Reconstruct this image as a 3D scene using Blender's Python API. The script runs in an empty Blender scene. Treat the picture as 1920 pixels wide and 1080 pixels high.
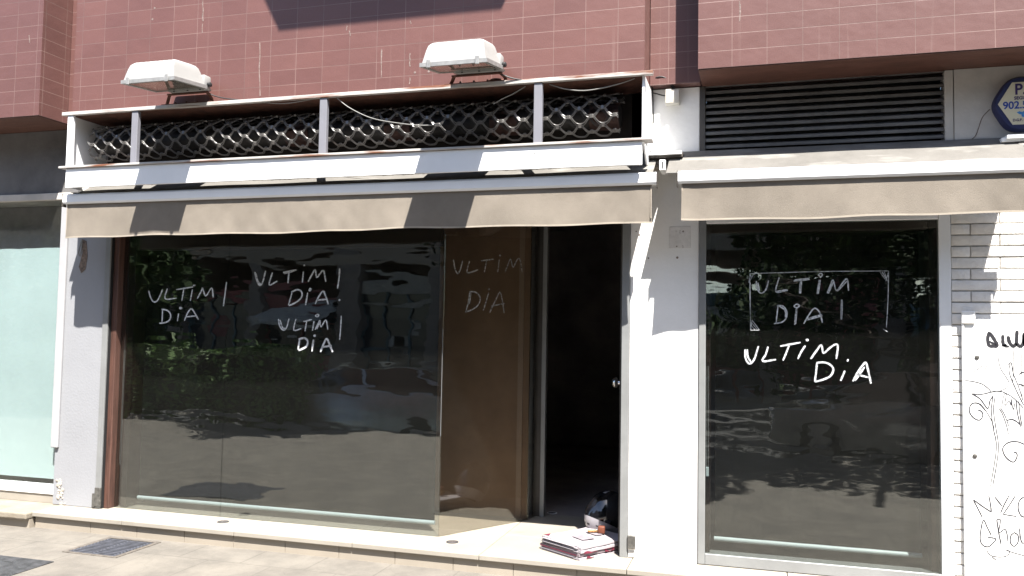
import bpy, bmesh, math, random
from mathutils import Vector, Matrix
random.seed(7)
S = bpy.context.scene
COL = S.collection
# ------------------------------------------------------------------ camera
F_PX, YAW, PITCH, ROLL = 1558.4435, math.radians(16.33672), math.radians(3.10897), math.radians(0.98497)
CAM = Vector((0, -5.2, 1.6))
_r = Vector((math.cos(YAW), math.sin(YAW), 0)); _f = Vector((-math.sin(YAW), math.cos(YAW), 0)); _u = Vector((0, 0, 1))
_f2 = _f*math.cos(PITCH) + _u*math.sin(PITCH); _u2 = _u*math.cos(PITCH) - _f*math.sin(PITCH)
_r3 = _r*math.cos(ROLL) + _u2*math.sin(ROLL); _u3 = _u2*math.cos(ROLL) - _r*math.sin(ROLL)
cd = bpy.data.cameras.new("camera"); cam = bpy.data.objects.new("camera", cd); COL.objects.link(cam)
cd.sensor_width = 36; cd.lens = F_PX/1920*36; cd.clip_start = 0.05; cd.clip_end = 500
M = Matrix((_r3, _u3, -_f2)).transposed().to_4x4(); M.translation = CAM
cam.matrix_world = M
S.camera = cam
# ------------------------------------------------------------------ light
SUN = Vector((.184, -.3, .607)).normalized()
EL = math.asin(SUN.z)
sd = bpy.data.lights.new("sun", 'SUN'); sun = bpy.data.objects.new("sun", sd); COL.objects.link(sun)
sd.energy = 5.0; sd.angle = math.radians(.53); sd.color = (1, .955, .89)
sun.rotation_euler = SUN.to_track_quat('Z', 'Y').to_euler(); sun.location = (8, -12, 25)
W = bpy.data.worlds.new("World"); S.world = W; W.use_nodes = True
nt = W.node_tree; bg = nt.nodes['Background']; sky = nt.nodes.new('ShaderNodeTexSky')
sky.sky_type = 'NISHITA'; sky.sun_disc = False; sky.sun_elevation = EL
sky.sun_rotation = math.atan2(SUN.x, SUN.y)
nt.links.new(sky.outputs[0], bg.inputs[0]); bg.inputs[1].default_value = .080
S.view_settings.view_transform = 'Standard'; S.view_settings.look = 'None'
S.view_settings.exposure = 1.92; S.view_settings.gamma = 1
S.render.engine = 'CYCLES'
S.cycles.max_bounces = 8; S.cycles.transparent_max_bounces = 24

def U(px, py, ax, val):
    """world point on the plane axis=val seen at photograph pixel px, py"""
    d = _r3*((px-960)/F_PX) + _u3*((540-py)/F_PX) + _f2
    return CAM + d*((val-CAM[ax])/d[ax])
def UP(px, py, p0, n):
    d = _r3*((px-960)/F_PX) + _u3*((540-py)/F_PX) + _f2
    return CAM + d*((p0-CAM).dot(n)/d.dot(n))

# ------------------------------------------------------------------ materials
def mat(name, base, rough=.6, metal=0., var=.12, vscale=5., base2=None, bump=0., bscale=80., spec=.5,
        stretch=(1, 1, 1), spot=None, streak=None, coat=0.):
    m = bpy.data.materials.new(name); m.use_nodes = True
    t = m.node_tree; N = t.nodes; L = t.links; b = N['Principled BSDF']
    tc = N.new('ShaderNodeTexCoord'); mp = N.new('ShaderNodeMapping'); mp.inputs['Scale'].default_value = stretch
    L.new(tc.outputs['Object'], mp.inputs[0])
    n = N.new('ShaderNodeTexNoise'); n.inputs['Scale'].default_value = vscale; n.inputs['Detail'].default_value = 8
    n.inputs['Roughness'].default_value = .65; L.new(mp.outputs[0], n.inputs[0])
    cr = N.new('ShaderNodeValToRGB'); L.new(n.outputs[0], cr.inputs[0])
    b2 = base2 or tuple(c*(1-2*var) for c in base)
    cr.color_ramp.elements[0].position = .3; cr.color_ramp.elements[0].color = (*b2, 1)
    cr.color_ramp.elements[1].position = .7; cr.color_ramp.elements[1].color = (*(tuple(min(1, c*(1+var*.6)) for c in base) if not base2 else base), 1)
    out = cr.outputs[0]
    for sp in (spot, streak):
        if not sp: continue
        col, thr, sc, soft, st = sp
        mp2 = N.new('ShaderNodeMapping'); mp2.inputs['Scale'].default_value = st; mp2.inputs['Location'].default_value = (3.1, 7.7, 1.3)
        L.new(tc.outputs['Object'], mp2.inputs[0])
        n2 = N.new('ShaderNodeTexNoise'); n2.inputs['Scale'].default_value = sc; n2.inputs['Detail'].default_value = 6; L.new(mp2.outputs[0], n2.inputs[0])
        r2 = N.new('ShaderNodeValToRGB'); r2.color_ramp.elements[0].position = thr; r2.color_ramp.elements[1].position = thr+soft
        L.new(n2.outputs[0], r2.inputs[0])
        mx = N.new('ShaderNodeMixRGB'); L.new(r2.outputs[0], mx.inputs[0]); L.new(out, mx.inputs[1]); mx.inputs[2].default_value = (*col, 1)
        out = mx.outputs[0]
    L.new(out, b.inputs['Base Color'])
    b.inputs['Roughness'].default_value = rough; b.inputs['Metallic'].default_value = metal
    b.inputs['Specular IOR Level'].default_value = spec; b.inputs['Coat Weight'].default_value = coat
    if bump:
        n3 = N.new('ShaderNodeTexNoise'); n3.inputs['Scale'].default_value = bscale; n3.inputs['Detail'].default_value = 6; L.new(mp.outputs[0], n3.inputs[0])
        bp = N.new('ShaderNodeBump'); bp.inputs['Strength'].default_value = bump; bp.inputs['Distance'].default_value = .01
        L.new(n3.outputs[0], bp.inputs['Height']); L.new(bp.outputs[0], b.inputs['Normal'])
    return m

def mat_tiles(name, base, alt, joint, bw, rh, off, z0, x0, mortar=.0017, rough=.42, bump=.25, jstr=1.):
    """rectangular cladding tiles laid out in metres through the box-projected UVs"""
    m = bpy.data.materials.new(name); m.use_nodes = True
    t = m.node_tree; N = t.nodes; L = t.links; b = N['Principled BSDF']
    uv = N.new('ShaderNodeTexCoord'); mp = N.new('ShaderNodeMapping'); mp.inputs['Location'].default_value = (-x0, -z0, 0)
    L.new(uv.outputs['UV'], mp.inputs[0])
    br = N.new('ShaderNodeTexBrick'); L.new(mp.outputs[0], br.inputs[0])
    br.offset = off; br.inputs['Scale'].default_value = 1; br.inputs['Mortar Size'].default_value = mortar
    br.inputs['Mortar Smooth'].default_value = .15; br.inputs['Bias'].default_value = 0
    br.inputs['Brick Width'].default_value = bw; br.inputs['Row Height'].default_value = rh
    br.inputs['Color1'].default_value = (*base, 1); br.inputs['Color2'].default_value = (*alt, 1); br.inputs['Mortar'].default_value = (*base, 1)
    n = N.new('ShaderNodeTexNoise'); n.inputs['Scale'].default_value = 2.2; n.inputs['Detail'].default_value = 8; L.new(mp.outputs[0], n.inputs[0])
    ov = N.new('ShaderNodeMixRGB'); ov.blend_type = 'MULTIPLY'; ov.inputs[0].default_value = .28
    r1 = N.new('ShaderNodeValToRGB'); r1.color_ramp.elements[0].position = .3; r1.color_ramp.elements[0].color = (.72, .72, .74, 1); r1.color_ramp.elements[1].position = .7; r1.color_ramp.elements[1].color = (1.1, 1.08, 1.05, 1)
    L.new(n.outputs[0], r1.inputs[0]); L.new(br.outputs[0], ov.inputs[1]); L.new(r1.outputs[0], ov.inputs[2])
    # fine speckle of the fired clay
    n4 = N.new('ShaderNodeTexNoise'); n4.inputs['Scale'].default_value = 160; n4.inputs['Detail'].default_value = 3; L.new(mp.outputs[0], n4.inputs[0])
    r4 = N.new('ShaderNodeValToRGB'); r4.color_ramp.elements[0].position = .3; r4.color_ramp.elements[0].color = (.86, .86, .86, 1); r4.color_ramp.elements[1].position = .7; r4.color_ramp.elements[1].color = (1.08, 1.08, 1.08, 1)
    ov4 = N.new('ShaderNodeMixRGB'); ov4.blend_type = 'MULTIPLY'; ov4.inputs[0].default_value = 1
    L.new(n4.outputs[0], r4.inputs[0]); L.new(ov.outputs[0], ov4.inputs[1]); L.new(r4.outputs[0], ov4.inputs[2])
    # lime runs: pale vertical streaks below the joints
    mps = N.new('ShaderNodeMapping'); mps.inputs['Scale'].default_value = (26, .5, 1); L.new(uv.outputs['UV'], mps.inputs[0])
    n2 = N.new('ShaderNodeTexNoise'); n2.inputs['Scale'].default_value = 1; n2.inputs['Detail'].default_value = 5; L.new(mps.outputs[0], n2.inputs[0])
    r2 = N.new('ShaderNodeValToRGB'); r2.color_ramp.elements[0].position = .64; r2.color_ramp.elements[1].position = .84; r2.color_ramp.elements[1].color = (.3, .3, .3, 1)
    L.new(n2.outputs[0], r2.inputs[0])
    mx = N.new('ShaderNodeMixRGB'); L.new(r2.outputs[0], mx.inputs[0]); L.new(ov4.outputs[0], mx.inputs[1]); mx.inputs[2].default_value = (.30, .23, .205, 1)
    # joints vary from bright to almost tile coloured
    n3 = N.new('ShaderNodeTexNoise'); n3.inputs['Scale'].default_value = 1.6; n3.inputs['Detail'].default_value = 3; L.new(mp.outputs[0], n3.inputs[0])
    r3 = N.new('ShaderNodeValToRGB'); r3.color_ramp.elements[0].position = .38; r3.color_ramp.elements[1].position = .62
    r3.color_ramp.elements[0].color = (*(c*.55 for c in joint), 1); r3.color_ramp.elements[1].color = (*joint, 1)
    L.new(n3.outputs[0], r3.inputs[0])
    fc = N.new('ShaderNodeMath'); fc.operation = 'MULTIPLY'; fc.inputs[1].default_value = jstr; L.new(br.outputs['Fac'], fc.inputs[0])
    mj = N.new('ShaderNodeMixRGB'); L.new(fc.outputs[0], mj.inputs[0]); L.new(mx.outputs[0], mj.inputs[1]); L.new(r3.outputs[0], mj.inputs[2])
    L.new(mj.outputs[0], b.inputs['Base Color']); b.inputs['Roughness'].default_value = rough
    inv = N.new('ShaderNodeMath'); inv.operation = 'SUBTRACT'; inv.inputs[0].default_value = 1; L.new(br.outputs['Fac'], inv.inputs[1])
    bp = N.new('ShaderNodeBump'); bp.inputs['Strength'].default_value = bump; bp.inputs['Distance'].default_value = .004; L.new(inv.outputs[0], bp.inputs['Height'])
    n5 = N.new('ShaderNodeTexNoise'); n5.inputs['Scale'].default_value = 9; L.new(mp.outputs[0], n5.inputs[0])
    bp2 = N.new('ShaderNodeBump'); bp2.inputs['Strength'].default_value = .12; bp2.inputs['Distance'].default_value = .02; L.new(n5.outputs[0], bp2.inputs['Height']); L.new(bp.outputs[0], bp2.inputs['Normal'])
    L.new(bp2.outputs[0], b.inputs['Normal'])
    return m

def mat_glass(name, tint=(.80, .82, .81), ior=1.92, wave=.032, dirt=.004):
    m = bpy.data.materials.new(name); m.use_nodes = True
    t = m.node_tree; N = t.nodes; L = t.links
    N.remove(N['Principled BSDF']); out = N['Material Output']
    tc = N.new('ShaderNodeTexCoord'); mp = N.new('ShaderNodeMapping'); mp.inputs['Scale'].default_value = (.8, .8, 2.6); L.new(tc.outputs['Object'], mp.inputs[0])
    n = N.new('ShaderNodeTexNoise'); n.inputs['Scale'].default_value = 1.5; n.inputs['Detail'].default_value = 2.6; L.new(mp.outputs[0], n.inputs[0])
    bp = N.new('ShaderNodeBump'); bp.inputs['Strength'].default_value = wave; bp.inputs['Distance'].default_value = .12; L.new(n.outputs[0], bp.inputs['Height'])
    fr = N.new('ShaderNodeFresnel'); ge = N.new('ShaderNodeNewGeometry'); im = N.new('ShaderNodeMix')
    im.inputs['A'].default_value = ior; im.inputs['B'].default_value = 1/ior; L.new(ge.outputs['Backfacing'], im.inputs['Factor']); L.new(im.outputs['Result'], fr.inputs[0])
    gl = N.new('ShaderNodeBsdfGlossy'); gl.inputs['Roughness'].default_value = 0; gl.inputs['Color'].default_value = (.97, .99, .97, 1); L.new(bp.outputs[0], gl.inputs['Normal'])
    tr = N.new('ShaderNodeBsdfTransparent'); tr.inputs[0].default_value = (*tint, 1)
    ms = N.new('ShaderNodeMixShader'); L.new(fr.outputs[0], ms.inputs[0]); L.new(tr.outputs[0], ms.inputs[1]); L.new(gl.outputs[0], ms.inputs[2])
    # film of street dust
    df = N.new('ShaderNodeBsdfDiffuse'); df.inputs[0].default_value = (.42, .42, .38, 1)
    nd = N.new('ShaderNodeTexNoise'); nd.inputs['Scale'].default_value = 2.3; nd.inputs['Detail'].default_value = 7; L.new(tc.outputs['Object'], nd.inputs[0])
    md = N.new('ShaderNodeMath'); md.operation = 'MULTIPLY'; md.inputs[1].default_value = dirt*2; L.new(nd.outputs[0], md.inputs[0])
    m2 = N.new('ShaderNodeMixShader'); L.new(md.outputs[0], m2.inputs[0]); L.new(ms.outputs[0], m2.inputs[1]); L.new(df.outputs[0], m2.inputs[2])
    L.new(m2.outputs[0], out.inputs[0])
    return m

TILE = mat_tiles("glazed wall tile", (.143, .067, .058), (.124, .057, .050), (.225, .145, .128), .198, .1045, 0, 3.246, -.0)
TILE_BAY = mat_tiles("glazed bay tile", (.130, .062, .056), (.120, .057, .051), (.225, .145, .128), .193, .0975, 0, 3.155, .256)
SOFFIT = mat("brown soffit", (.108, .046, .032), .6, var=.2, vscale=6, bump=.2, bscale=25, stretch=(1, 6, 1))
WHITE = mat("white wall paint", (.80, .79, .77), .75, var=.05, vscale=3, bump=.15, bscale=40, streak=((.55, .53, .5), .70, 3, .2, (3, 3, .5)))
WHITE_ROUGH = mat("white brick paint", (.78, .76, .73), .8, var=.08, vscale=9, bump=.5, bscale=55, streak=((.5, .47, .44), .66, 8, .2, (1, 1, 1)))
GREY_PAINT = mat("grey wall paint", (.245, .25, .265), .7, var=.04, vscale=2.5, bump=.15, bscale=60)
GREY_WALL = mat("grey fascia render", (.16, .155, .155), .85, var=.22, vscale=2, bump=.3, bscale=30)
PLASTER = mat("cream plaster", (.50, .47, .43), .85, var=.12, vscale=3, bump=.5, bscale=14)
ALU = mat("white lacquered aluminium", (.80, .81, .82), .35, var=.03, vscale=3)
ALU_RUST = mat("rusty white steel", (.42, .40, .38), .5, var=.12, vscale=6, spot=((.16, .06, .028), .53, 6, .12, (.5, 6, 6)))
RUST = mat("rusted steel plate", (.085, .030, .017), .85, var=.3, vscale=14, bump=.4, bscale=60)
BAR = mat("silver grey bar paint", (.20, .20, .225), .4, var=.06, vscale=3)
GREYALU = mat("grey aluminium", (.22, .225, .225), .42, .1, var=.08, vscale=5)
DARKALU = mat("dark bronze aluminium", (.075, .068, .062), .5, .2, var=.15, vscale=4)
LOUV = mat("louvre slat paint", (.15, .145, .14), .5, .1, var=.25, vscale=4)
FABRIC = mat("beige awning canvas", (.214, .188, .157), .95, var=.12, vscale=2.4, bump=.35, bscale=420, spec=.1, streak=((.15, .128, .105), .56, 2.2, .3, (1, 1, 2)))
ROOFCLOTH = mat("weathered canvas top", (.145, .138, .128), .95, var=.12, vscale=4, bump=.3, bscale=300, spec=.1, streak=((.22, .215, .20), .56, 5, .15, (.6, 2, 2)))
HEM = mat("pale canvas hem", (.34, .30, .25), .9, var=.12, vscale=6, spec=.1)
BLACKSTEEL = mat("dark grille steel", (.105, .10, .095), .33, .0, var=.10, vscale=9, spec=.75)
BLACK = mat("black for shaded hollows", (.006, .006, .007), .9, var=.1)  # flat black standing in for shade in gaps and hollows
ROOM = mat("dark room", (.42, .38, .37), .95, var=.2, vscale=2, spec=.1)
SPRING = mat("brown coil spring", (.075, .038, .03), .6, .2, var=.3, vscale=20)
WOOD = mat("varnished brown timber", (.022, .011, .008), .35, var=.35, vscale=5, stretch=(8, 8, .8), bump=.15, bscale=20)
WOODRED = mat("worn red brown timber", (.088, .042, .031), .5, var=.3, vscale=5, stretch=(8, 8, .6), bump=.2, bscale=20)
PANEL = mat("brown display board", (.30, .20, .135), .7, var=.10, vscale=6, bump=.1, bscale=60)
PANEL2 = mat("pale brown batten", (.40, .30, .235), .7, var=.06, vscale=6)
BLIND = mat("charcoal blind cloth", (.0085, .0080, .0072), .9, var=.10, vscale=3, spec=.1)
BLINDBAR = mat("pale blind rail", (.48, .55, .57), .4, var=.05)
GLASS = mat_glass("shop window glass")
GLASS_SIDE = mat_glass("return pane glass", tint=(.86, .85, .82), wave=.015, dirt=.003, ior=1.7)
GLASS_OLD = mat_glass("neighbour glass", tint=(.95, .97, .965), wave=.03, dirt=.02, ior=1.5)
AQUA = mat("aqua whitewash on glass", (.365, .445, .45), .25, var=.06, vscale=1.6, spec=.5, bump=.05, bscale=20)
SLAB = mat("cream marble tread", (.285, .26, .222), .45, var=.07, vscale=3.5, bump=.08, bscale=50, spot=((.22, .195, .155), .62, 5, .25, (1, 1, 1)))
RISER = mat("cream riser tile", (.285, .25, .205), .5, var=.06, vscale=3)
MARKER = mat("white marker paint", (.62, .64, .66), .7, var=.25, vscale=60)
MARKER_PALE = mat("thin white marker paint", (.40, .40, .39), .8, var=.3, vscale=60)
for m_, lo in ((MARKER, .45), (MARKER_PALE, .35), ):
    t_ = m_.node_tree; tc_ = t_.nodes.new('ShaderNodeTexCoord'); n_ = t_.nodes.new('ShaderNodeTexNoise'); n_.inputs['Scale'].default_value = 75; n_.inputs['Detail'].default_value = 4
    mr_ = t_.nodes.new('ShaderNodeMapRange'); mr_.inputs['From Min'].default_value = .38; mr_.inputs['From Max'].default_value = .52; mr_.inputs['To Min'].default_value = lo
    t_.links.new(tc_.outputs['Object'], n_.inputs[0]); t_.links.new(n_.outputs[0], mr_.inputs[0]); t_.links.new(mr_.outputs[0], t_.nodes['Principled BSDF'].inputs['Alpha'])
INK = mat("black spray ink", (.018, .018, .024), .6, var=.2)
INK_THIN = mat("grey marker ink", (.035, .035, .045), .7, var=.4, vscale=50)
PAINTED_STEEL = mat("white steel panel", (.80, .80, .79), .45, var=.03, vscale=4, streak=((.55, .55, .55), .68, 5, .2, (1, 1, .4)))
RUBBER = mat("black rubber", (.02, .02, .021), .5)
CABLE_W = mat("grey cable", (.20, .20, .19), .5)
CHROME = mat("chrome knob", (.75, .75, .77), .12, 1., var=.02)
STEEL_CATCH = mat("weathered zinc", (.13, .125, .115), .55, .4, var=.3, vscale=25)
LAMPW = mat("white lamp enamel", (.285, .285, .278), .4, var=.03, vscale=8, streak=((.19, .18, .165), .66, 9, .15, (1, 1, 1)))
LAMPGREY = mat("lamp frame aluminium", (.30, .30, .295), .45, .3, var=.15, vscale=25)
LAMPGLASS = mat_glass("lamp glass", tint=(.9, .9, .88), wave=0, dirt=.06)
REFLECTOR = mat("lamp reflector", (.70, .68, .66), .25, .85, var=.08, vscale=12)
IRON = mat("dark cast iron", (.055, .055, .06), .6, .2, var=.35, vscale=14, bump=.3, bscale=60)
PAPER = mat("white newsprint", (.30, .275, .292), .8, var=.08, vscale=10)
PAPER_GREY = mat("grey printed newsprint", (.225, .205, .225), .85, var=.12, vscale=14)
PAPER_RED = mat("crimson print", (.14, .010, .030), .7, var=.3, vscale=30)
HELM_BLACK = mat("gloss black helmet shell", (.012, .012, .014), .18, coat=.6)
HELM_WHITE = mat("white helmet shell", (.30, .285, .305), .3, var=.05, coat=.4)
VISOR = mat("dark smoked visor", (.006, .006, .008), .08, coat=1.)
CARAMEL = mat("golden brown resin", (.25, .12, .035), .4, var=.35, vscale=40)
TERRA = mat("terracotta brown block", (.13, .035, .016), .6, var=.15, vscale=20)
NAVY = mat("navy sign plastic", (.020, .025, .085), .4, var=.08)
SIGNFACE = mat("cream sign face", (.62, .57, .40), .45, var=.04)
SIGNINK = mat("purple sign ink", (.035, .015, .11), .6)
SIGNBLUE = mat("blue sign ink", (.02, .06, .30), .6)
SIGNSKY = mat("sky blue sign ink", (.05, .22, .50), .6)
JBOX = mat("cream junction box plastic", (.50, .48, .43), .5, var=.06)
CONCRETE = mat("chipped plaster", (.45, .41, .36), .9, var=.25, vscale=20, bump=.6, bscale=40)
DARKMARK = mat("brown stain", (.20, .15, .12), .9, var=.4, vscale=40)

BRG = mat('bracket grey', (.085, .075, .065), .6, .2, var=.3, vscale=25)

def pavement_mat():
    m = mat_tiles("pavement slabs", (.148, .137, .121), (.139, .128, .113), (.075, .069, .060), .455, .62, .5, -.55, -3.81, mortar=.004, rough=.85, bump=.05, jstr=.5)
    t = m.node_tree; N = t.nodes; L = t.links; b = N['Principled BSDF']
    src = b.inputs['Base Color'].links[0].from_socket
    uv = N.new('ShaderNodeTexCoord')
    n = N.new('ShaderNodeTexNoise'); n.inputs['Scale'].default_value = 3.1; n.inputs['Detail'].default_value = 10; n.inputs['Roughness'].default_value = .72; L.new(uv.outputs['UV'], n.inputs[0])
    r = N.new('ShaderNodeValToRGB'); r.color_ramp.elements[0].position = .32; r.color_ramp.elements[0].color = (.62, .61, .6, 1); r.color_ramp.elements[1].position = .62; r.color_ramp.elements[1].color = (1.12, 1.1, 1.06, 1)
    L.new(n.outputs[0], r.inputs[0])
    mx = N.new('ShaderNodeMixRGB'); mx.blend_type = 'MULTIPLY'; mx.inputs[0].default_value = .85; L.new(src, mx.inputs[1]); L.new(r.outputs[0], mx.inputs[2])
    v = N.new('ShaderNodeTexVoronoi'); v.inputs['Scale'].default_value = 1.3; v.feature = 'DISTANCE_TO_EDGE'
    nw = N.new('ShaderNodeTexNoise'); nw.inputs['Scale'].default_value = 2.2; nw.inputs['Detail'].default_value = 5; L.new(uv.outputs['UV'], nw.inputs[0])
    va = N.new('ShaderNodeMixRGB'); va.blend_type = 'ADD'; va.inputs[0].default_value = .5; L.new(uv.outputs['UV'], va.inputs[1]); L.new(nw.outputs['Color'], va.inputs[2]); L.new(va.outputs[0], v.inputs[0])
    rv = N.new('ShaderNodeValToRGB'); rv.color_ramp.elements[0].position = .0; rv.color_ramp.elements[0].color = (.72, .71, .7, 1); rv.color_ramp.elements[1].position = .008
    L.new(v.outputs[0], rv.inputs[0])
    m2 = N.new('ShaderNodeMixRGB'); m2.blend_type = 'MULTIPLY'; m2.inputs[0].default_value = .35; L.new(mx.outputs[0], m2.inputs[1]); L.new(rv.outputs[0], m2.inputs[2])
    L.new(m2.outputs[0], b.inputs['Base Color'])
    return m
PAVE = pavement_mat()
ROADM = mat("asphalt", (.05, .05, .052), .9, var=.25, vscale=3, bump=.4, bscale=120)

# ------------------------------------------------------------------ mesh helpers
class MB:
    def __init__(s): s.bm = bmesh.new()
    def box(s, x0, x1, y0, y1, z0, z1, bev=0., seg=1):
        x0, x1 = sorted((x0, x1)); y0, y1 = sorted((y0, y1)); z0, z1 = sorted((z0, z1))
        v = [s.bm.verts.new((x, y, z)) for z in (z0, z1) for y in (y0, y1) for x in (x0, x1)]
        f = [s.bm.faces.new([v[i] for i in q]) for q in ((0, 2, 3, 1), (4, 5, 7, 6), (0, 1, 5, 4), (2, 6, 7, 3), (0, 4, 6, 2), (1, 3, 7, 5))]
        if bev:
            ed = list({e for q in f for e in q.edges})
            bmesh.ops.bevel(s.bm, geom=ed, offset=bev, segments=seg, profile=.5, affect='EDGES')
        return s
    def prism(s, poly, ax, a0, a1):
        def P(p, a): return {'x': (a, p[0], p[1]), 'y': (p[0], a, p[1]), 'z': (p[0], p[1], a)}[ax]
        A = [s.bm.verts.new(P(p, a0)) for p in poly]; Bv = [s.bm.verts.new(P(p, a1)) for p in poly]
        n = len(poly)
        s.bm.faces.new(A); s.bm.faces.new(Bv[::-1])
        for i in range(n): s.bm.faces.new((A[i], Bv[i], Bv[(i+1) % n], A[(i+1) % n]))
        return s
    def loft(s, loops, cap=True):
        R = [[s.bm.verts.new(p) for p in lp] for lp in loops]; n = len(R[0])
        for a, b in zip(R, R[1:]):
            for i in range(n): s.bm.faces.new((a[i], a[(i+1) % n], b[(i+1) % n], b[i]))
        if cap: s.bm.faces.new(R[0][::-1]); s.bm.faces.new(R[-1])
        return s
    def grid(s, rows):
        R = [[s.bm.verts.new(p) for p in r] for r in rows]
        for a, b in zip(R, R[1:]):
            for i in range(len(a)-1): s.bm.faces.new((a[i], a[i+1], b[i+1], b[i]))
        return s
    def sheet(s, rows, th):
        """a curved sheet of thickness th (along vector th)"""
        th = Vector(th); R = [[Vector(p) for p in r] for r in rows]
        a = [[s.bm.verts.new(p) for p in r] for r in R]; b = [[s.bm.verts.new(p+th) for p in r] for r in R]
        nr, nc = len(R), len(R[0])
        for i in range(nr-1):
            for j in range(nc-1):
                s.bm.faces.new((a[i][j], a[i][j+1], a[i+1][j+1], a[i+1][j])); s.bm.faces.new((b[i][j], b[i+1][j], b[i+1][j+1], b[i][j+1]))
        for j in range(nc-1):
            s.bm.faces.new((a[0][j], b[0][j], b[0][j+1], a[0][j+1])); s.bm.faces.new((a[-1][j], a[-1][j+1], b[-1][j+1], b[-1][j]))
        for i in range(nr-1):
            s.bm.faces.new((a[i][0], a[i+1][0], b[i+1][0], b[i][0])); s.bm.faces.new((a[i][-1], b[i][-1], b[i+1][-1], a[i+1][-1]))
        return s
    def tube(s, pts, r, seg=8, rr=None):
        pts = [Vector(p) for p in pts]; n = len(pts); loops = []
        up = Vector((0, 0, 1))
        for i, p in enumerate(pts):
            t = (pts[min(i+1, n-1)]-pts[max(i-1, 0)]).normalized()
            u = up if abs(t.dot(up)) < .95 else Vector((0, 1, 0))
            a = t.cross(u).normalized(); b = t.cross(a)
            q = rr[i] if rr else r
            loops.append([p+(a*math.cos(2*math.pi*k/seg)+b*math.sin(2*math.pi*k/seg))*q for k in range(seg)])
        return s.loft(loops)
    def stroke(s, pts, w, nrm, th=.0012, jit=.12, off=.0006):
        """flat brush stroke lying on a plane with normal nrm"""
        pts = smooth([Vector(p) for p in pts]); n = len(pts); nrm = Vector(nrm).normalized()
        loops = []
        for i, p in enumerate(pts):
            t = (pts[min(i+1, n-1)]-pts[max(i-1, 0)])
            if t.length < 1e-7: t = Vector((0, 0, 1))
            a = t.normalized().cross(nrm).normalized()
            q = w/2*(1+random.uniform(-jit, jit))*(0.72 if i in (0, n-1) else 1)
            loops.append([p+a*q+nrm*off, p-a*q+nrm*off, p-a*q+nrm*(off+th), p+a*q+nrm*(off+th)])
        return s.loft(loops)
    def lathe(s, prof, c, axis='z', seg=20):
        loops = []
        for r, h in prof:
            lp = []
            for k in range(seg):
                a = 2*math.pi*k/seg; x, y = r*math.cos(a), r*math.sin(a)
                lp.append({'z': (c[0]+x, c[1]+y, c[2]+h), 'y': (c[0]+x, c[1]+h, c[2]+y), 'x': (c[0]+h, c[1]+x, c[2]+y)}[axis])
            loops.append(lp)
        return s.loft(loops)
    def build(s, name, m, parent=None, smooth_deg=None, base=None):
        bm = s.bm; bmesh.ops.recalc_face_normals(bm, faces=bm.faces[:])
        off = Vector(base) if base is not None else (Vector(parent['_org']) if parent is not None else Vector((0, 0, 0)))
        uv = bm.loops.layers.uv.new("UVMap")
        bm.normal_update()
        for f in bm.faces:
            n = f.normal; ax = max(range(3), key=lambda i: abs(n[i]))
            for l in f.loops:
                c = l.vert.co; l[uv].uv = ((c.y, c.z), (c.x, c.z), (c.x, c.y))[ax]
        for v in bm.verts: v.co -= off
        me = bpy.data.meshes.new(name); bm.to_mesh(me); bm.free(); me.materials.append(m)
        if smooth_deg is not None:
            for p in me.polygons: p.use_smooth = True
            me.set_sharp_from_angle(angle=math.radians(smooth_deg))
        o = bpy.data.objects.new(name, me); COL.objects.link(o); o['_org'] = tuple(off)
        if parent is not None: o.parent = parent
        else: o.location = off
        return o

def smooth(p, k=4):
    if len(p) < 3: return [p[0].lerp(p[-1], i/3) for i in range(4)]
    out = []
    q = [p[0]*2-p[1]]+p+[p[-1]*2-p[-2]]
    for i in range(1, len(q)-2):
        a, b, c, d = q[i-1:i+3]
        for j in range(k):
            t = j/k
            out.append(.5*((2*b)+(c-a)*t+(2*a-5*b+4*c-d)*t*t+(3*b-a-3*c+d)*t**3))
    out.append(p[-1]); return out

def tag(o, label=None, cat=None, group=None, kind='thing'):
    if label: o['label'] = label
    if cat: o['category'] = cat
    if group: o['group'] = group
    if kind: o['kind'] = kind
    return o
def thing(name, label, cat, loc, group=None):
    o = bpy.data.objects.new(name, None); COL.objects.link(o); o.location = loc; o.empty_display_size = .1
    o['_org'] = tuple(loc); return tag(o, label, cat, group)
def copy_tree(o, parent=None, delta=None):
    c = o.copy(); COL.objects.link(c)
    if parent is not None: c.parent = parent
    elif delta is not None: c.location = Vector(o.location)+Vector(delta); c['_org'] = tuple(c.location)
    for ch in list(o.children): copy_tree(ch, c)
    return c
def bxU(px0, px1, py0, py1, Y, dep, bev=.002, mb=None):
    a, b = U(px0, py0, 1, Y), U(px1, py1, 1, Y)
    return (mb or MB()).box(a.x, b.x, Y, Y+dep, b.z, a.z, bev)

ZT, ZP = .233, .118
# ------------------------------------------------------------------ ground
def ground():
    b = MB(); b.box(-45, 45, -6.35, -.2, ZP-.2, ZP)
    tag(b.build('pavement', PAVE), kind='structure')
    b = MB(); b.box(-80, 80, -60, -6.35, -.55, -.36); tag(b.build('road', ROADM), kind='structure')
ground()

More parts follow.
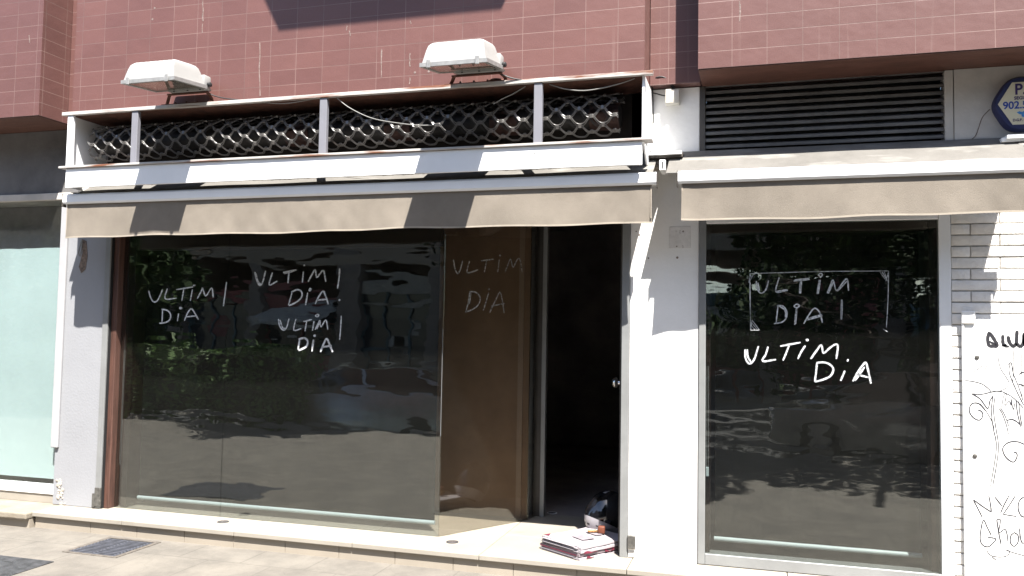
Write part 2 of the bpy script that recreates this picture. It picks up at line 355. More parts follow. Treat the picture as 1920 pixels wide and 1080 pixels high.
# ------------------------------------------------------------------ building
bld = thing('apartment_building', 'apartment block clad in dull red rectangular tiles above the shops', 'building', (-2.7, .3, ZT))
MB().box(-4.815, -.633, -.33, .3, 3.15, 9).build('tiled_wall', TILE, bld)
MB().box(-5.1, -4.819, -.08, .3, 3.152, 9).build('recessed_strip', TILE_BAY, bld)
MB().box(-.629, -.325, -.08, .3, 3.152, 9).build('recessed_strip', TILE_BAY, bld)
for x0, x1, y in ((-11, -5.104, -.35), (-.321, 9, -.33)):
    bay = MB().box(x0, x1, y, .3, 3.155, 9).build('bay', TILE_BAY, bld)
    MB().box(x0+.003, x1-.003, y+.004, .3, 3.149, 3.1546).build('soffit', SOFFIT, bay)
MB().box(-11, -5.1, .05, .3, 2.645, 3.147).build('fascia_wall', GREY_WALL, bld)
MB().box(-11, -5.15, .02, .3, 2.585, 2.64, .004).build('lintel', PLASTER, bld)
MB().box(-4.78, -.63, .0, .28, 2.42, 3.148).build('dark_wall', mat('shaded box back wall', (.022, .017, .015), .9, var=.3), bld)  # near-black colour paints in the shade inside the grille box
# unseen overhang added over the wall, tapered to shape its shadow on the tiles
b = MB(); b.prism([(-2.60, 5.30), (-1.02, 5.30), (-.72, 5.95), (-.72, 6.6), (-2.95, 6.6), (-2.95, 5.95)], 'y', -1.16, -.334)
b.build('shadow_overhang', SOFFIT, bld)
b = MB()                                                        # unlit rooms behind the shopfronts
b.box(-11, 9, 5, 5.2, .1, 3.1).box(-11.2, -11, .3, 5.2, .1, 3.1).box(9, 9.2, .3, 5.2, .1, 3.1)
b.box(-11, 9, .302, 5, 2.9, 3.1).box(-11, 9, .32, 5, .0, .222).box(-5.1, -4.95, .3, 5, .23, 2.9).box(-.62, -.45, .3, 5, .23, 2.9)
b.box(-4.9, -.63, .5, .6, 2.42, 2.9).box(-.45, 9, .302, .31, 2.45, 2.9)
b.build('interior', ROOM, bld)
MB().box(1.5, 9, .0, .3, .2, 3.147).build('side_wall', WHITE_ROUGH, bld)

# lime drips on the tiles
b = MB()
for px, y0, y1, w in ((381, 0, 40, .008), (380, 44, 62, .005), (55, 66, 80, .006), (650, 48, 57, .004), (656, 58, 68, .007), (715, 92, 145, .007), (770, 38, 45, .004), (769, 100, 125, .006), (769, 145, 158, .006), (487, 80, 180, .006), (1387, 2, 40, .006)):
    Y = -.35 if px < 100 else -.33
    b.stroke([U(px+random.uniform(-1, 1), y0+(y1-y0)*k/4, 1, Y) for k in range(5)], w, (0, -1, 0), th=.0008, jit=.5)
for px, py in ((778, 136), (804, 134), (831, 133), (286, 36), (290, 15)):
    p = U(px, py, 1, -.33); b.lathe([(.001, -.0015), (.008, -.001), (.008, -.0005)], p, 'y', 8)
b.build('lime_drips', mat("lime", (.26, .20, .18), .9, var=.3, vscale=60), bld)

# ------------------------------------------------------------------ steps
st = thing('shop_step', 'long cream marble step running under the shopfront and doorway', 'step', (-2, -.2, ZP))
b = MB(); xs = [-5.08, -4.29, -3.375, -2.494, -1.632, -.721, .18, 1.08, 2.0, 3.0]
for x0, x1 in zip(xs, xs[1:]):
    b.box(x0+.0018, x1-.0018, -.262, .30, ZT-.032, ZT, .004, 2)
    if x1 < 0 and x0 > -2.6: b.box(x0+.0018, x1-.0018, .3015, 1.02, ZT-.032, ZT, .002)
b.box(-5.06, 3, -.23, 1.0, ZP-.1, ZT-.034)
b.build('tread', SLAB, st)
b = MB(); x = -5.05; xr = [-5.07, -4.574, -4.175, -3.781, -3.39, -2.993, -2.597, -2.201, -1.807, -1.416, -1.02, -.62, -.22, .18, .58, .98, 1.38, 1.8]
for x0, x1 in zip(xr, xr[1:]): b.box(x0+.0016, x1-.0016, -.238, -.231, ZP-.02, ZT-.034, .001)
b.build('riser', RISER, st)
st2 = thing('shop_step', 'older worn step in front of the whitewashed neighbouring window', 'step', (-7, -.2, ZP))
b = MB(); b.box(-11, -5.084, -.31, .06, ZT-.05, ZT-.002, .010, 2); b.build('tread', mat("old tread", (.25, .218, .172), .6, var=.15, vscale=4, bump=.4, bscale=30, spot=((.17, .14, .10), .5, 6, .2, (1, 1, 1))), st2)
b = MB(); b.box(-11, -5.084, -.275, .0, ZP-.05, ZT-.052); b.build('riser', RISER, st2)

# ------------------------------------------------------------------ pillars and walls
pl = thing('pillar', 'grey painted pillar with chipped foot left of the glass shopfront', 'pillar', (-4.95, .1, ZT))
MB().box(-5.16, -4.757, .0, .30, ZT, 2.6, .004).build('shaft', GREY_PAINT, pl)
MB().box(-5.182, -5.118, -.022, -.001, .665, 2.6, .006, 2).build('corner_trim', mat("pale trim", (.34, .34, .35), .6, var=.05), pl)
MB().box(-4.756, -4.708, -.012, .02, ZT, 2.6, .002).build('metal_strip', GREYALU, pl)
MB().box(-4.7072, -4.7035, .0, .05, ZT, 2.6).build('gap_shade', BLACK, pl)  # black strip painted in for the shade of the narrow gap
b = MB()
for i in range(26):                                            # plaster flaking from the foot
    px, py = random.choice(((108, 912), (112, 930), (117, 940), (109, 905), (114, 918)))
    p = U(px+random.uniform(-4, 5), py+random.uniform(-6, 6), 1, -.003); r = random.uniform(.006, .018)
    b.lathe([(r*.2, -.004), (r, -.001), (r*.8, .004)], p, 'y', 6)
b.build('flaking_plaster', CONCRETE, pl)
b = MB()
p = [U(*q, 1, -.002) for q in ((154, 448), (162, 452), (164, 480), (160, 505), (152, 512), (148, 500), (155, 475))]
b.prism([(v.x, v.z) for v in p], 'y', -.004, -.001); b.build('rust_stain', DARKMARK, pl)
b = MB(); b.tube(smooth([U(*q, 1, -.02) for q in ((153, 450), (150, 462), (147, 474), (150, 480), (153, 468), (154, 450))]), .004, 6); b.build('cable_loop', CABLE_W, pl, 60)
b = MB(); bxU(172, 177, 925, 952, -.02, .018, .003, b); bxU(177, 186, 914, 950, -.024, .02, .003, b); b.build('foot_bracket', STEEL_CATCH, pl)

pm = thing('pillar', 'wide white pillar between the open doorway and the framed single window', 'pillar', (-.54, .1, ZT))
MB().box(-.753, -.332, .0, .30, ZT, 3.147, .003).build('shaft', WHITE, pm)
MB().box(-.802, -.7545, -.008, .05, ZT, 2.6, .002).build('metal_strip', GREYALU, pm)
b = MB(); bxU(1176, 1191, 1004, 1030, -.022, .021, .004, b); b.build('catch_box', STEEL_CATCH, pm)
b = MB(); bxU(1178, 1190, 1033, 1045, -.004, .003, .001, b); b.build('repair_patch', mat("patch", (.70, .68, .64), .9, var=.1), pm)
b = MB()
for px, py in ((1268, 434), (1275, 433), (1281, 434), (1275, 437), (1269, 462), (1280, 461), (1281, 463), (1216, 484), (1270, 483), (1199, 440), (1193, 434)):
    b = MB(); p = U(px, py, 1, -.001); r = random.uniform(.004, .008); b.lathe([(r, -.002), (r*.9, .0)], p, 'y', 8); b.build('bolt_hole', DARKMARK, pm)
b = MB(); bxU(1255, 1295, 425, 465, -.003, .002, .001, b); b.build('plaster_patch', mat("patch2", (.70, .68, .66), .9, var=.1, vscale=20), pm)
for k in range(2):
    b = MB(); p = U(1231+k*2, 278+k*4, 1, -.001); b.lathe([(.004, -.003), (.004, 0)], p, 'y', 8); b.build('screw', STEEL_CATCH, pm)

bw = thing('brick_wall', 'white painted wall of long thin bricks at the right edge', 'wall', (1.3, .1, ZT))
b = MB(); rh, bl = .0632, .295
z = ZT+.003; r = 0
while z < 2.62:
    x = 1.064 - (bl/2 if r % 2 else 0) - .05
    while x < 1.5:
        x0, x1 = max(x+.003, 1.064), min(x+bl-.003, 1.5)
        if x1-x0 > .02: b.box(x0, x1, -.012+random.uniform(-.003, .003), .09, z+.004+random.uniform(0, .002), z+rh-.003, .003, 2)
        x += bl
    z += rh; r += 1
b.build('brick_face', WHITE_ROUGH, bw, 40)
MB().box(1.064, 1.5, .0, .29, ZT, 2.62).build('mortar', mat("white mortar", (.55, .53, .5), .9, var=.15, vscale=20), bw)
MB().box(1.088, 1.5, -.010, .29, 2.623, 3.147).build('plaster_face', PLASTER, bw)
b = MB(); b.tube(smooth([U(*q, 1, -.0125) for q in ((1812, 268), (1828, 256), (1835, 240), (1842, 220), (1856, 205))]), .0022, 5); b.build('crack', DARKMARK, bw)

sp = thing('service_panel', 'white steel service cover scrawled with black graffiti on the brick wall', 'panel', (1.3, -.02, ZT))
MB().box(1.122, 1.5, -.030, -.017, ZT+.01, 1.722, .003).build('door', PAINTED_STEEL, sp)
b = MB(); bxU(1803, 1829, 583, 607, -.044, .013, .004, b); b.build('corner_cap', PAINTED_STEEL, sp)
b = MB(); b.box(1.108, 1.1195, -.036, -.017, ZT+.01, 1.70, .002); b.build('hinge_strip', PAINTED_STEEL, sp)
b = MB()
for px, py in ((1832, 670), (1828, 855)):
    b = MB(); p = U(px, py, 1, -.032); b.lathe([(.008, -.004), (.012, -.002), (.012, .001)], p, 'y', 12); b.build('lock', STEEL_CATCH, sp, 40)
GY = -.0302
def scrawl(name, strokes, m, parent=sp, w=None):
    b = MB()
    for wd, pts in strokes: b.stroke([U(*q, 1, GY) for q in pts], w or wd, (0, -1, 0), th=.0006)
    return b.build(name, m, parent)
scrawl('graffiti', [(.017, [(1855, 622), (1852, 634), (1854, 647), (1862, 649), (1870, 648), (1864, 636), (1856, 624)]),
    (.016, [(1880, 628), (1881, 644), (1887, 648)]), (.018, [(1890, 630), (1893, 642), (1900, 649), (1906, 644)]), (.018, [(1907, 620), (1906, 640), (1908, 646), (1914, 649), (1919, 642), (1920, 630), (1921, 624)]),
    (.016, [(1921, 626), (1921, 646), (1930, 650)]), (.012, [(1855, 640), (1868, 647)]), (.012, [(1878, 647), (1892, 650)])], INK)
scrawl('paint_drip', [(.0025, [(1886, 650), (1886, 664), (1887, 679)]), (.0022, [(1895, 652), (1895, 674)]), (.0028, [(1900, 652), (1900, 690), (1899, 715)]), (.0022, [(1912, 650), (1913, 686)]), (.0028, [(1916, 650), (1916, 700), (1917, 750)])], INK)
scrawl('tag_scribble', [(.004, [(1808, 713), (1824, 715), (1842, 720), (1855, 730), (1858, 735)]),
    (.006, [(1822, 738), (1838, 748), (1852, 766), (1856, 752), (1862, 742)]), (.005, [(1822, 738), (1840, 739), (1858, 735), (1868, 733), (1878, 734)]),
    (.004, [(1860, 735), (1875, 733), (1895, 742), (1910, 755), (1919, 765)]),
    (.006, [(1848, 770), (1836, 757), (1824, 756), (1818, 764), (1819, 775), (1828, 785), (1838, 787), (1843, 778), (1840, 771), (1833, 768)]),
    (.0035, [(1838, 756), (1850, 772), (1860, 790), (1864, 803)]),
    (.0045, [(1862, 742), (1859, 768), (1862, 800), (1868, 830), (1866, 860), (1857, 913)]), (.0045, [(1866, 742), (1863, 768), (1867, 800), (1872, 832), (1870, 862), (1861, 914)]),
    (.004, [(1873, 765), (1880, 777), (1888, 800), (1891, 815)]), (.004, [(1876, 764), (1884, 778), (1892, 800)]),
    (.004, [(1878, 764), (1882, 742), (1887, 738), (1884, 760), (1892, 752), (1896, 760), (1896, 748), (1900, 768), (1903, 755)]),
    (.0045, [(1894, 682), (1892, 695), (1897, 712), (1905, 730), (1912, 745), (1920, 760)]), (.004, [(1890, 684), (1896, 680), (1900, 700), (1910, 725), (1918, 750)]),
    (.006, [(1888, 788), (1897, 786), (1906, 790), (1914, 797)]), (.005, [(1905, 750), (1908, 775), (1914, 800)]), (.0045, [(1910, 752), (1913, 780), (1917, 800)]),
    (.003, [(1854, 663), (1848, 680), (1836, 690), (1826, 697)]), (.003, [(1857, 668), (1853, 682), (1845, 694)]), (.003, [(1862, 676), (1858, 690), (1850, 706)]), (.003, [(1866, 690), (1860, 702), (1854, 714)]),
    (.003, [(1871, 668), (1876, 690), (1886, 706), (1892, 718), (1886, 728), (1876, 732)]),
    (.006, [(1911, 702), (1916, 698), (1922, 699)]), (.006, [(1910, 720), (1917, 722), (1923, 725)])], INK_THIN)
scrawl('graffiti_name', [(.006, [(1842, 970), (1834, 954), (1825, 937)]), (.006, [(1826, 937), (1842, 949), (1859, 960)]), (.006, [(1859, 960), (1857, 944), (1854, 929)]),
    (.006, [(1865, 931), (1879, 949)]), (.006, [(1892, 929), (1883, 946), (1876, 962)]), (.006, [(1904, 929), (1892, 948), (1881, 964)]), (.005, [(1881, 964), (1893, 966), (1906, 968)]),
    (.006, [(1922, 930), (1912, 938), (1909, 952), (1914, 966), (1923, 970)]),
    (.006, [(1859, 1004), (1851, 988), (1844, 975), (1839, 995), (1838, 1012), (1843, 1022), (1853, 1025), (1862, 1018), (1867, 1010), (1852, 1007)]),
    (.006, [(1869, 974), (1872, 995), (1877, 1020)]), (.005, [(1869, 974), (1876, 975), (1873, 998), (1884, 992), (1888, 1000), (1890, 1016)]),
    (.006, [(1902, 998), (1895, 1005), (1895, 1018), (1902, 1024), (1909, 1016), (1909, 1004), (1902, 998)]), (.006, [(1912, 990), (1913, 1006), (1917, 1018), (1924, 1015)]),
    (.004, [(1850, 1031), (1856, 1040), (1870, 1044), (1885, 1043), (1893, 1036), (1889, 1030)]), (.004, [(1884, 1030), (1900, 1036), (1922, 1042)]), (.005, [(1860, 1044), (1868, 1050)])], INK_THIN)
scrawl('spiral_mark', [(.006, [(1921, 833), (1908, 828), (1892, 829), (1881, 838), (1882, 850), (1890, 861), (1901, 866), (1907, 856), (1906, 849), (1901, 848)])], INK_THIN)

# ------------------------------------------------------------------ rolled grille box
bx = thing('shutter_box', 'open fronted white and rusty metal box holding the rolled grille over the shop', 'box', (-2.7, -.2, 2.6))
MB().box(-4.848, -.575, -.392, -.362, 3.124, 3.149, .002).build('top_rail', ALU_RUST, bx)
MB().box(-4.80, -.64, -.3615, -.005, 3.128, 3.146).build('top_plate', RUST, bx)
MB().box(-4.855, -.578, -.395, -.296, 2.737, 2.752, .002).build('bottom_rail', ALU_RUST, bx)
MB().box(-4.80, -.636, -.380, -.362, 2.596, 2.735, .002).build('fascia', ALU, bx)
for x in (-4.213, -2.725, -1.268):
    MB().box(x-.026, x+.026, -.384, -.352, 2.753, 3.123, .002).build('post', BAR, bx)
MB().box(-4.80, -4.752, -.384, -.36, 2.753, 3.123, .002).build('corner_post', ALU, bx)
b = MB(); b.box(-4.802, -4.790, -.359, -.005, 2.60, 3.127); b.build('end_panel', ALU, bx)
b = MB(); b.box(-.640, -.624, -.36, -.005, 2.754, 3.127).prism([(-.36, 2.735), (-.02, 2.735), (-.02, 2.60), (-.12, 2.60)], 'x', -.638, -.628); b.build('end_panel', ALU, bx)
b = MB(); b.prism([(-.36, 2.733), (-.1, 2.733), (-.1, 2.63), (-.30, 2.60)], 'x', -4.812, -4.804); b.build('bracket', GREYALU, bx)
b = MB()
for x in (-4.23, -2.725, -1.268):
    for dx in (-.018, .018):
        for z in (2.625, 2.69): b.lathe([(.0035, -.0015), (.004, 0)], (x+dx, -.3805, z), 'y', 8)
b.build('rivet', STEEL_CATCH, bx)

gr = thing('rolled_grille', 'dark wavy rod security grille rolled up inside the open box', 'shutter', (-2.7, -.18, 2.9))
GC, GR = (-.165, 2.948), .135
MB().lathe([(.070, -4.70), (.070, -.80)], (0, GC[0], GC[1]), 'x', 20).build('axle', mat("axle", (.03, .027, .025), .6, .3, var=.3, vscale=9), gr, 40)
for xa in (-3.1, -2.35, -1.62, -.98):
    b = MB()
    pts = [(xa+.0042*k/10*1.0, GC[0]+.08*math.cos(k*.628), GC[1]+.08*math.sin(k*.628)) for k in range(420)]
    b.tube(pts, .0055, 5); b.build('spring', SPRING, gr, 60)
PITCHX = .142
def rod(th0, R, x0, x1, ph, parent, m):
    b = MB(); amp = .026
    for dt in (-.0062, .0062):
        pts = []; n = int((x1-x0)/PITCHX*12)
        for i in range(n+1):
            x = x0+(x1-x0)*i/n
            s = math.sin(2*math.pi*x/PITCHX+ph); w = 2.1*((1+s)/2)**1.75-1.05
            a = th0+(amp*w+dt)/R
            pts.append((x, GC[0]-R*math.cos(a), GC[1]+R*math.sin(a)))
        b.tube(pts, .0030, 6)
    # clips joining the rods at the crests
    k0 = math.ceil((x0*2*math.pi/PITCHX+ph-math.pi/2)/(2*math.pi)); k = k0
    while True:
        x = ((k*2*math.pi+math.pi/2)-ph)*PITCHX/(2*math.pi)
        if x > x1: break
        a = th0+(amp*1.0)/R
        c = Vector((x, GC[0]-R*math.cos(a), GC[1]+R*math.sin(a))); t = Vector((0, math.sin(a), math.cos(a))); nn = Vector((0, -math.cos(a), math.sin(a))); X = Vector((1, 0, 0))
        loops = [[c+X*sx*.008+t*.014*st+nn*dn for sx, dn in ((-1, -.005), (1, -.005), (1, .006), (-1, .006))] for st in (-1, .6)]
        b.loft(loops); k += 1
    b.build('rod', m, parent, 50)
INNER = mat("shaded inner grille steel", (.03, .028, .027), .5, .1, var=.2, vscale=9)  # darkened copy of the grille steel, shade inside the roll painted in
for k in range(11):
    th = -1.13+k*.052/GR*1.0+random.uniform(-.035, .035)
    rod(th, GR+random.uniform(-.003, .003), -4.70+random.uniform(-.02, .02), -.80+random.uniform(-.02, .02), math.pi*(k % 2)+random.uniform(-.30, .30), gr, BLACKSTEEL)
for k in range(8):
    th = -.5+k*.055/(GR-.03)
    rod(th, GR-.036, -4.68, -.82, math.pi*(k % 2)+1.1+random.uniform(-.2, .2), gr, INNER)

# ------------------------------------------------------------------ floodlights
def floodlight(xc, label, zf, zb, yb, box=True):
    t = thing('floodlight', label, 'floodlight', (xc, -.3, 3.15), 'floodlights on top of the grille box')
    W2, yf = .208, -.765
    def Z(y): return zf+(zb-zf)*(y-yf)/(yb-yf)
    def ring(inset, y0, y1, dz0, dz1, r=.0):
        return [(xc-W2+inset, y0, Z(y0)+dz0), (xc+W2-inset, y0, Z(y0)+dz0), (xc+W2-inset, y1, Z(y1)+dz1), (xc-W2+inset, y1, Z(y1)+dz1)]
    # housing: tapering hood, ribbed along the top
    b = MB(); loops = []
    secs = [(.0, 0, 0, .014), (.004, .003, .008, .03), (.016, .016, .022, .085), (.024, .030, .040, .118), (.034, .050, .062, .134), (.048, .080, .09, .141)]
    for ins, df, db, h in secs:
        y0, y1 = yf+.012+df, yb-.012-db
        lp = []
        n = 18
        for i in range(n+1):
            x = xc-W2+.012+ins+(2*W2-.024-2*ins)*i/n
            rib = (.004 if i % 2 else 0)*(1 if h > .12 else 0)
            lp.append((x, y0, Z(y0)+h+rib))
        for i in range(n, -1, -1):
            x = xc-W2+.012+ins+(2*W2-.024-2*ins)*i/n
            lp.append((x, y1, Z(y1)+h+((.004 if i % 2 else 0) if h > .12 else 0)))
        loops.append(lp)
    b.loft(loops, True); b.build('housing', LAMPW, t, 35)
    # frame of the glass
    b = MB(); o = ring(0, yf, yb, -.012, -.012); oi = ring(.022, yf+.022, yb-.022, -.012, -.012)
    ot = ring(0, yf, yb, .012, .012); it = ring(.022, yf+.022, yb-.022, .010, .010)
    vs = [[b.bm.verts.new(p) for p in q] for q in (o, oi, ot, it)]
    for i in range(4):
        j = (i+1) % 4
        for A, Bv in ((vs[0], vs[1]), (vs[0], vs[2]), (vs[2], vs[3]), (vs[1], vs[3])): b.bm.faces.new((A[i], A[j], Bv[j], Bv[i]))
    b.build('frame', LAMPGREY, t)
    for sx in (-1, 1):
        b = MB(); x = xc+sx*.15; b.box(x-.012, x+.012, yf-.008, yf-.001, Z(yf)-.022, Z(yf)+.026, .002); b.build('clip', LAMPGREY, t)
    g0, g1 = ring(.022, yf+.022, yb-.022, -.009, -.009), ring(.022, yf+.022, yb-.022, -.004, -.004)
    MB().loft([g0, g1]).build('glass', LAMPGLASS, t)
    b = MB(); b.loft([ring(.03, yf+.03, yb-.03, .004, .004), ring(.03, yf+.03, yb-.03, .008, .008)]); b.build('reflector', REFLECTOR, t)
    # gear box and rear cover behind the hood
    b = MB(); b.box(xc-.10, xc+W2-.01, yb-.02, yb+.055, Z(yb)-.008, Z(yb)+.085, .012, 2); b.build('gear_box', LAMPW, t, 40)
    b = MB(); b.prism([(xc-.12, Z(yb)-.006), (xc-.09, Z(yb)-.020), (xc+W2-.02, Z(yb)-.020), (xc+W2, Z(yb)-.006)], 'y', yb-.01, yb+.05); b.build('rear_cover', LAMPW, t)
    for dx in (-.05, .06, .16):
        b = MB(); b.box(xc+dx-.006, xc+dx+.006, yb-.016, yb-.0105, Z(yb)-.021, Z(yb)-.008, .001); b.build('clip', RUBBER, t)
    b = MB(); b.lathe([(.013, -.02), (.016, -.012), (.016, .008), (.008, .012)], (xc+W2+.004, yb+.02, Z(yb)+.022), 'x', 12); b.build('pivot_knob', RUBBER, t, 40)
    # rusty U bracket standing on the box
    b = MB(); x0, x1 = xc-.13, xc+W2-.012; zt = Z(yb)-.025
    for xx, sg in ((x0, 1), (x1, -1)):
        pts = [Vector((xx-.045*sg*(1 if sg > 0 else .15), -.36, 3.147)), Vector((xx-.02*sg*(1 if sg > 0 else .2), -.375, 3.147+(zt-3.147)*.55)), Vector((xx+.01*sg, yb+.03, zt-.006))]
        pts = smooth(pts)
        b.loft([[p+Vector((a*.011, c*.004, 0)) for a, c in ((-1, -1), (1, -1), (1, 1), (-1, 1))] for p in pts])
    b.box(x0, x1, yb+.014, yb+.034, zt-.006, zt+.003, .001)
    b.box(x0-.07, x1+.02, -.385, -.34, 3.150, 3.156, .001)
    for k in range(3):
        xx = x0+.03+k*.09; b.lathe([(.008, 0), (.008, .010), (.004, .018)], (xx, -.36, 3.156), 'z', 8)
    b.build('bracket', RUST, t, 40)
    return t
fl1 = floodlight(-3.795, 'white hooded floodlight farther from the doorway, hood turned slightly downwards', 3.203, 3.240, -.43)
fl2 = floodlight(-1.680, 'white hooded floodlight nearer the doorway, with brown loop behind', 3.157, 3.212, -.455)

def cable(label, pts, r, m, name='cable', cat='cable'):
    b = MB(); b.tube(smooth([Vector(p) for p in pts]), r, 6); o = b.build(name, m, None, 60, base=pts[0]); tag(o, label, cat, 'loose cables on the front')
    return o
cable('black cable hanging from the gear box of the farther floodlight', [U(381, 160, 1, -.40), U(384, 168, 1, -.39), U(398, 178, 1, -.385), U(420, 184, 1, -.38), U(452, 188, 1, -.375), U(470, 191, 1, -.37)], .0045, RUBBER)
cable('black cable running from the nearer floodlight along the wall', [U(921, 127, 1, -.43), U(938, 138, 1, -.42), U(958, 146, 1, -.40), U(985, 151, 1, -.385), U(1005, 152, 1, -.38)], .0045, RUBBER)
cable('rust brown loop arching over the box behind the nearer floodlight', [U(909, 162, 1, -.352), U(916, 154, 1, -.36), U(926, 149, 1, -.36), U(940, 150, 1, -.36), U(955, 158, 1, -.352)], .008, RUST)  # rust-coloured tube bent into a loop
cable('pale cable sagging across the middle bay of the grille box', [U(632, 184, 1, -.37), U(652, 200, 1, -.375), U(680, 215, 1, -.385), U(706, 224, 1, -.39), U(740, 230, 1, -.39), U(785, 235, 1, -.385), U(828, 234, 1, -.37)], .0035, CABLE_W)
cable('pale cable slung under the rail at the doorway end of the box', [U(1030, 158, 1, -.35), U(1060, 167, 1, -.36), U(1095, 170, 1, -.365), U(1130, 165, 1, -.36), U(1165, 156, 1, -.355), U(1190, 147, 1, -.35)], .0035, CABLE_W)
cable('short pale cable stretched beside the post near the doorway', [U(925, 195, 1, -.35), U(945, 184, 1, -.35), U(962, 176, 1, -.35), U(985, 162, 1, -.35)], .0035, CABLE_W)
cable('thin pale cable drooping under the rusty rail beside the middle post', [U(480, 191, 1, -.37), U(520, 194, 1, -.372), U(545, 193, 1, -.372), U(575, 188, 1, -.37), U(590, 185, 1, -.36)], .003, CABLE_W)

# ------------------------------------------------------------------ awnings
def awning(label, x0, x1, roof0, roof1, zb0, zb1, bar0, bar1, seed):
    rnd = random.Random(seed)
    t = thing('awning', label, 'awning', ((x0+x1)/2, -.1, 2.5), 'beige canvas awnings over the shopfront')
    n = int((x1-x0)/.05)
    rows = []
    for k in range(7):
        f = k/6; row = []
        for i in range(n+1):
            x = roof0+(roof1-roof0)*i/n
            y = -.028-(.300-.028)*f; z = 2.738-(2.738-2.556)*f-.010*math.sin(math.pi*f)+.003*math.sin(x*7+seed)*math.sin(math.pi*f)
            row.append((x, y, z))
        rows.append(row)
    MB().sheet(rows, (0, .001, -.003)).build('canvas', ROOFCLOTH, t, 60)
    MB().lathe([(.036, roof0+.01), (.036, roof1-.01)], (0, -.045, 2.668), 'x', 16).build('roller', GREYALU, t, 50)
    b = MB(); b.prism([(-.292, 2.560), (-.318, 2.560), (-.330, 2.548), (-.331, 2.500), (-.322, 2.487), (-.292, 2.487)], 'x', bar0, bar1); b.build('front_bar', ALU, t)
    # valance hanging from the bar
    zbot = lambda x: zb0+(zb1-zb0)*(x-x0)/(x1-x0)+.004*math.sin(x*3.1+seed)+.003*math.sin(x*9.7+seed*2)
    n = int((x1-x0)/.025); rows = []; hem = []
    for k in range(9):
        f = k/8; row = []
        for i in range(n+1):
            x = x0+(x1-x0)*i/n; e = min(i, n-i)/n*(x1-x0)
            rip = f*f*(.006*math.sin(x*5.3+seed)+.004*math.sin(x*13.1+seed*3)) + .012*f*math.exp(-e*9)*math.sin(x*26)
            rip += f*(.0022*math.sin(x*23+f*5+seed)+.0016*math.sin(x*41-f*8))*(.5+.5*math.sin(x*2.1+seed)); row.append((x, -.309-rip-.004*f, 2.489-(2.489-zbot(x)-.009)*f))
        rows.append(row)
    MB().sheet(rows, (0, .002, 0)).build('valance', FABRIC, t, 60)
    last = rows[-1]
    MB().sheet([[(p[0], p[1]-.0015, p[2]+.001) for p in last], [(p[0], p[1]-.0015, p[2]-.009) for p in last]], (0, .005, 0)).build('hem', HEM, t, 60)
    for xe, sg in ((x0, 1), (x1, -1)):
        b = MB(); zz = zbot(xe); b.box(xe-.0005, xe+.006*sg, -.3125, -.3065, zz+.03, 2.485); b.build('hem', HEM, t)
    # end caps and folded arms
    for xe, sg in ((bar0, 1), (bar1, -1)):
        b = MB(); b.box(xe-.006*sg, xe-.001*sg, -.332, -.290, 2.466, 2.562, .002); b.build('end_cap', BRG, t)
        b = MB(); b.prism([(xe+.42*sg, -.29), (xe+.46*sg, -.29), (xe+.50*sg, -.03), (xe+.46*sg, -.03)], 'z', 2.50, 2.535); b.build('arm', GREYALU, t)
    return t
awning('beige awning over the wide shopfront and doorway, white bar in shade', -4.842, -.586, -4.80, -.585, 2.237, 2.262, -4.865, -.558, 1.7)
awning('beige awning over the framed single window, white bar in full sun', -.413, 1.44, -.505, 1.40, 2.271, 2.272, -.433, 1.46, 4.1)

br = thing('awning_bracket', 'white metal wall bracket where the two awnings meet over the pillar', 'bracket', U(1243, 305, 1, -.01))
b = MB(); bxU(1213, 1278, 285.5, 288, -.15, .148, .001, b); b.build('cover_plate', ALU, br)
b = MB(); bxU(1209, 1280, 288.5, 293.5, -.13, .12, .001, b); bxU(1212, 1279, 294, 298.5, -.09, .08, .001, b); b.build('rail', BRG, br)
b = MB(); bxU(1236, 1247.5, 299.5, 319, -.15, .14, .003, b); b.build('clamp', ALU, br)
b = MB(); bxU(1240.6, 1243.0, 302.5, 315, -.153, .0025, 0, b); b.build('slot', RUBBER, br)
b = MB(); p = U(1229, 310, 1, -.07); b.lathe([(.030, -.05), (.033, -.045), (.033, .045), (.03, .05)], p, 'x', 14); b.build('roller_end', FABRIC, br, 40)
b = MB(); p = U(1256, 308, 1, -.07); b.lathe([(.030, -.02), (.033, -.015), (.033, .015), (.03, .02)], p, 'x', 14); b.build('roller_end', BRG, br, 40)
br2 = thing('awning_bracket', 'grey metal awning bracket at the right edge beneath the hexagonal alarm sign', 'bracket', U(1905, 265, 1, -.01))
b = MB(); bxU(1888, 1935, 252, 258, -.12, .108, .003, b); bxU(1878, 1930, 258, 264, -.10, .088, .002, b); b.build('cover_plate', ALU, br2)
b = MB(); p = U(1916, 278, 1, -.08); b.lathe([(.03, -.03), (.036, -.02), (.036, .03)], p, 'x', 14); b.build('roller_end', STEEL_CATCH, br2, 40)

# ------------------------------------------------------------------ wide shop window
sw = thing('shopfront', 'wide frameless dark shopfront with angled return pane and open doorway', 'shopfront', (-3.3, .1, ZT))
g1 = MB().box(-4.655, -3.7275, .075, .085, ZT+.002, 2.45).build('glass', GLASS, sw)
g2 = MB().box(-3.7245, -2.030, .075, .085, ZT+.002, 2.45).build('glass', GLASS, sw)
A0, A1, A2 = Vector((-2.024, .080, 0)), Vector((-1.60, .765, 0)), Vector((-1.568, .99, 0))
def vpane(p, q, z0, z1, th, name, m, parent):
    d = (q-p).normalized(); n = Vector((d.y, -d.x, 0))
    b = MB(); b.loft([[v+Vector((0, 0, z)) for v in (p, q, q-n*th, p-n*th)] for z in (z0, z1)]); return b.build(name, m, parent)
g3 = vpane(A0, A1, ZT+.002, 2.45, .010, 'glass', GLASS_SIDE, sw)
g4 = vpane(A1+Vector((.003, .003, 0)), A2, ZT+.002, 2.45, .010, 'glass', GLASS_SIDE, sw)
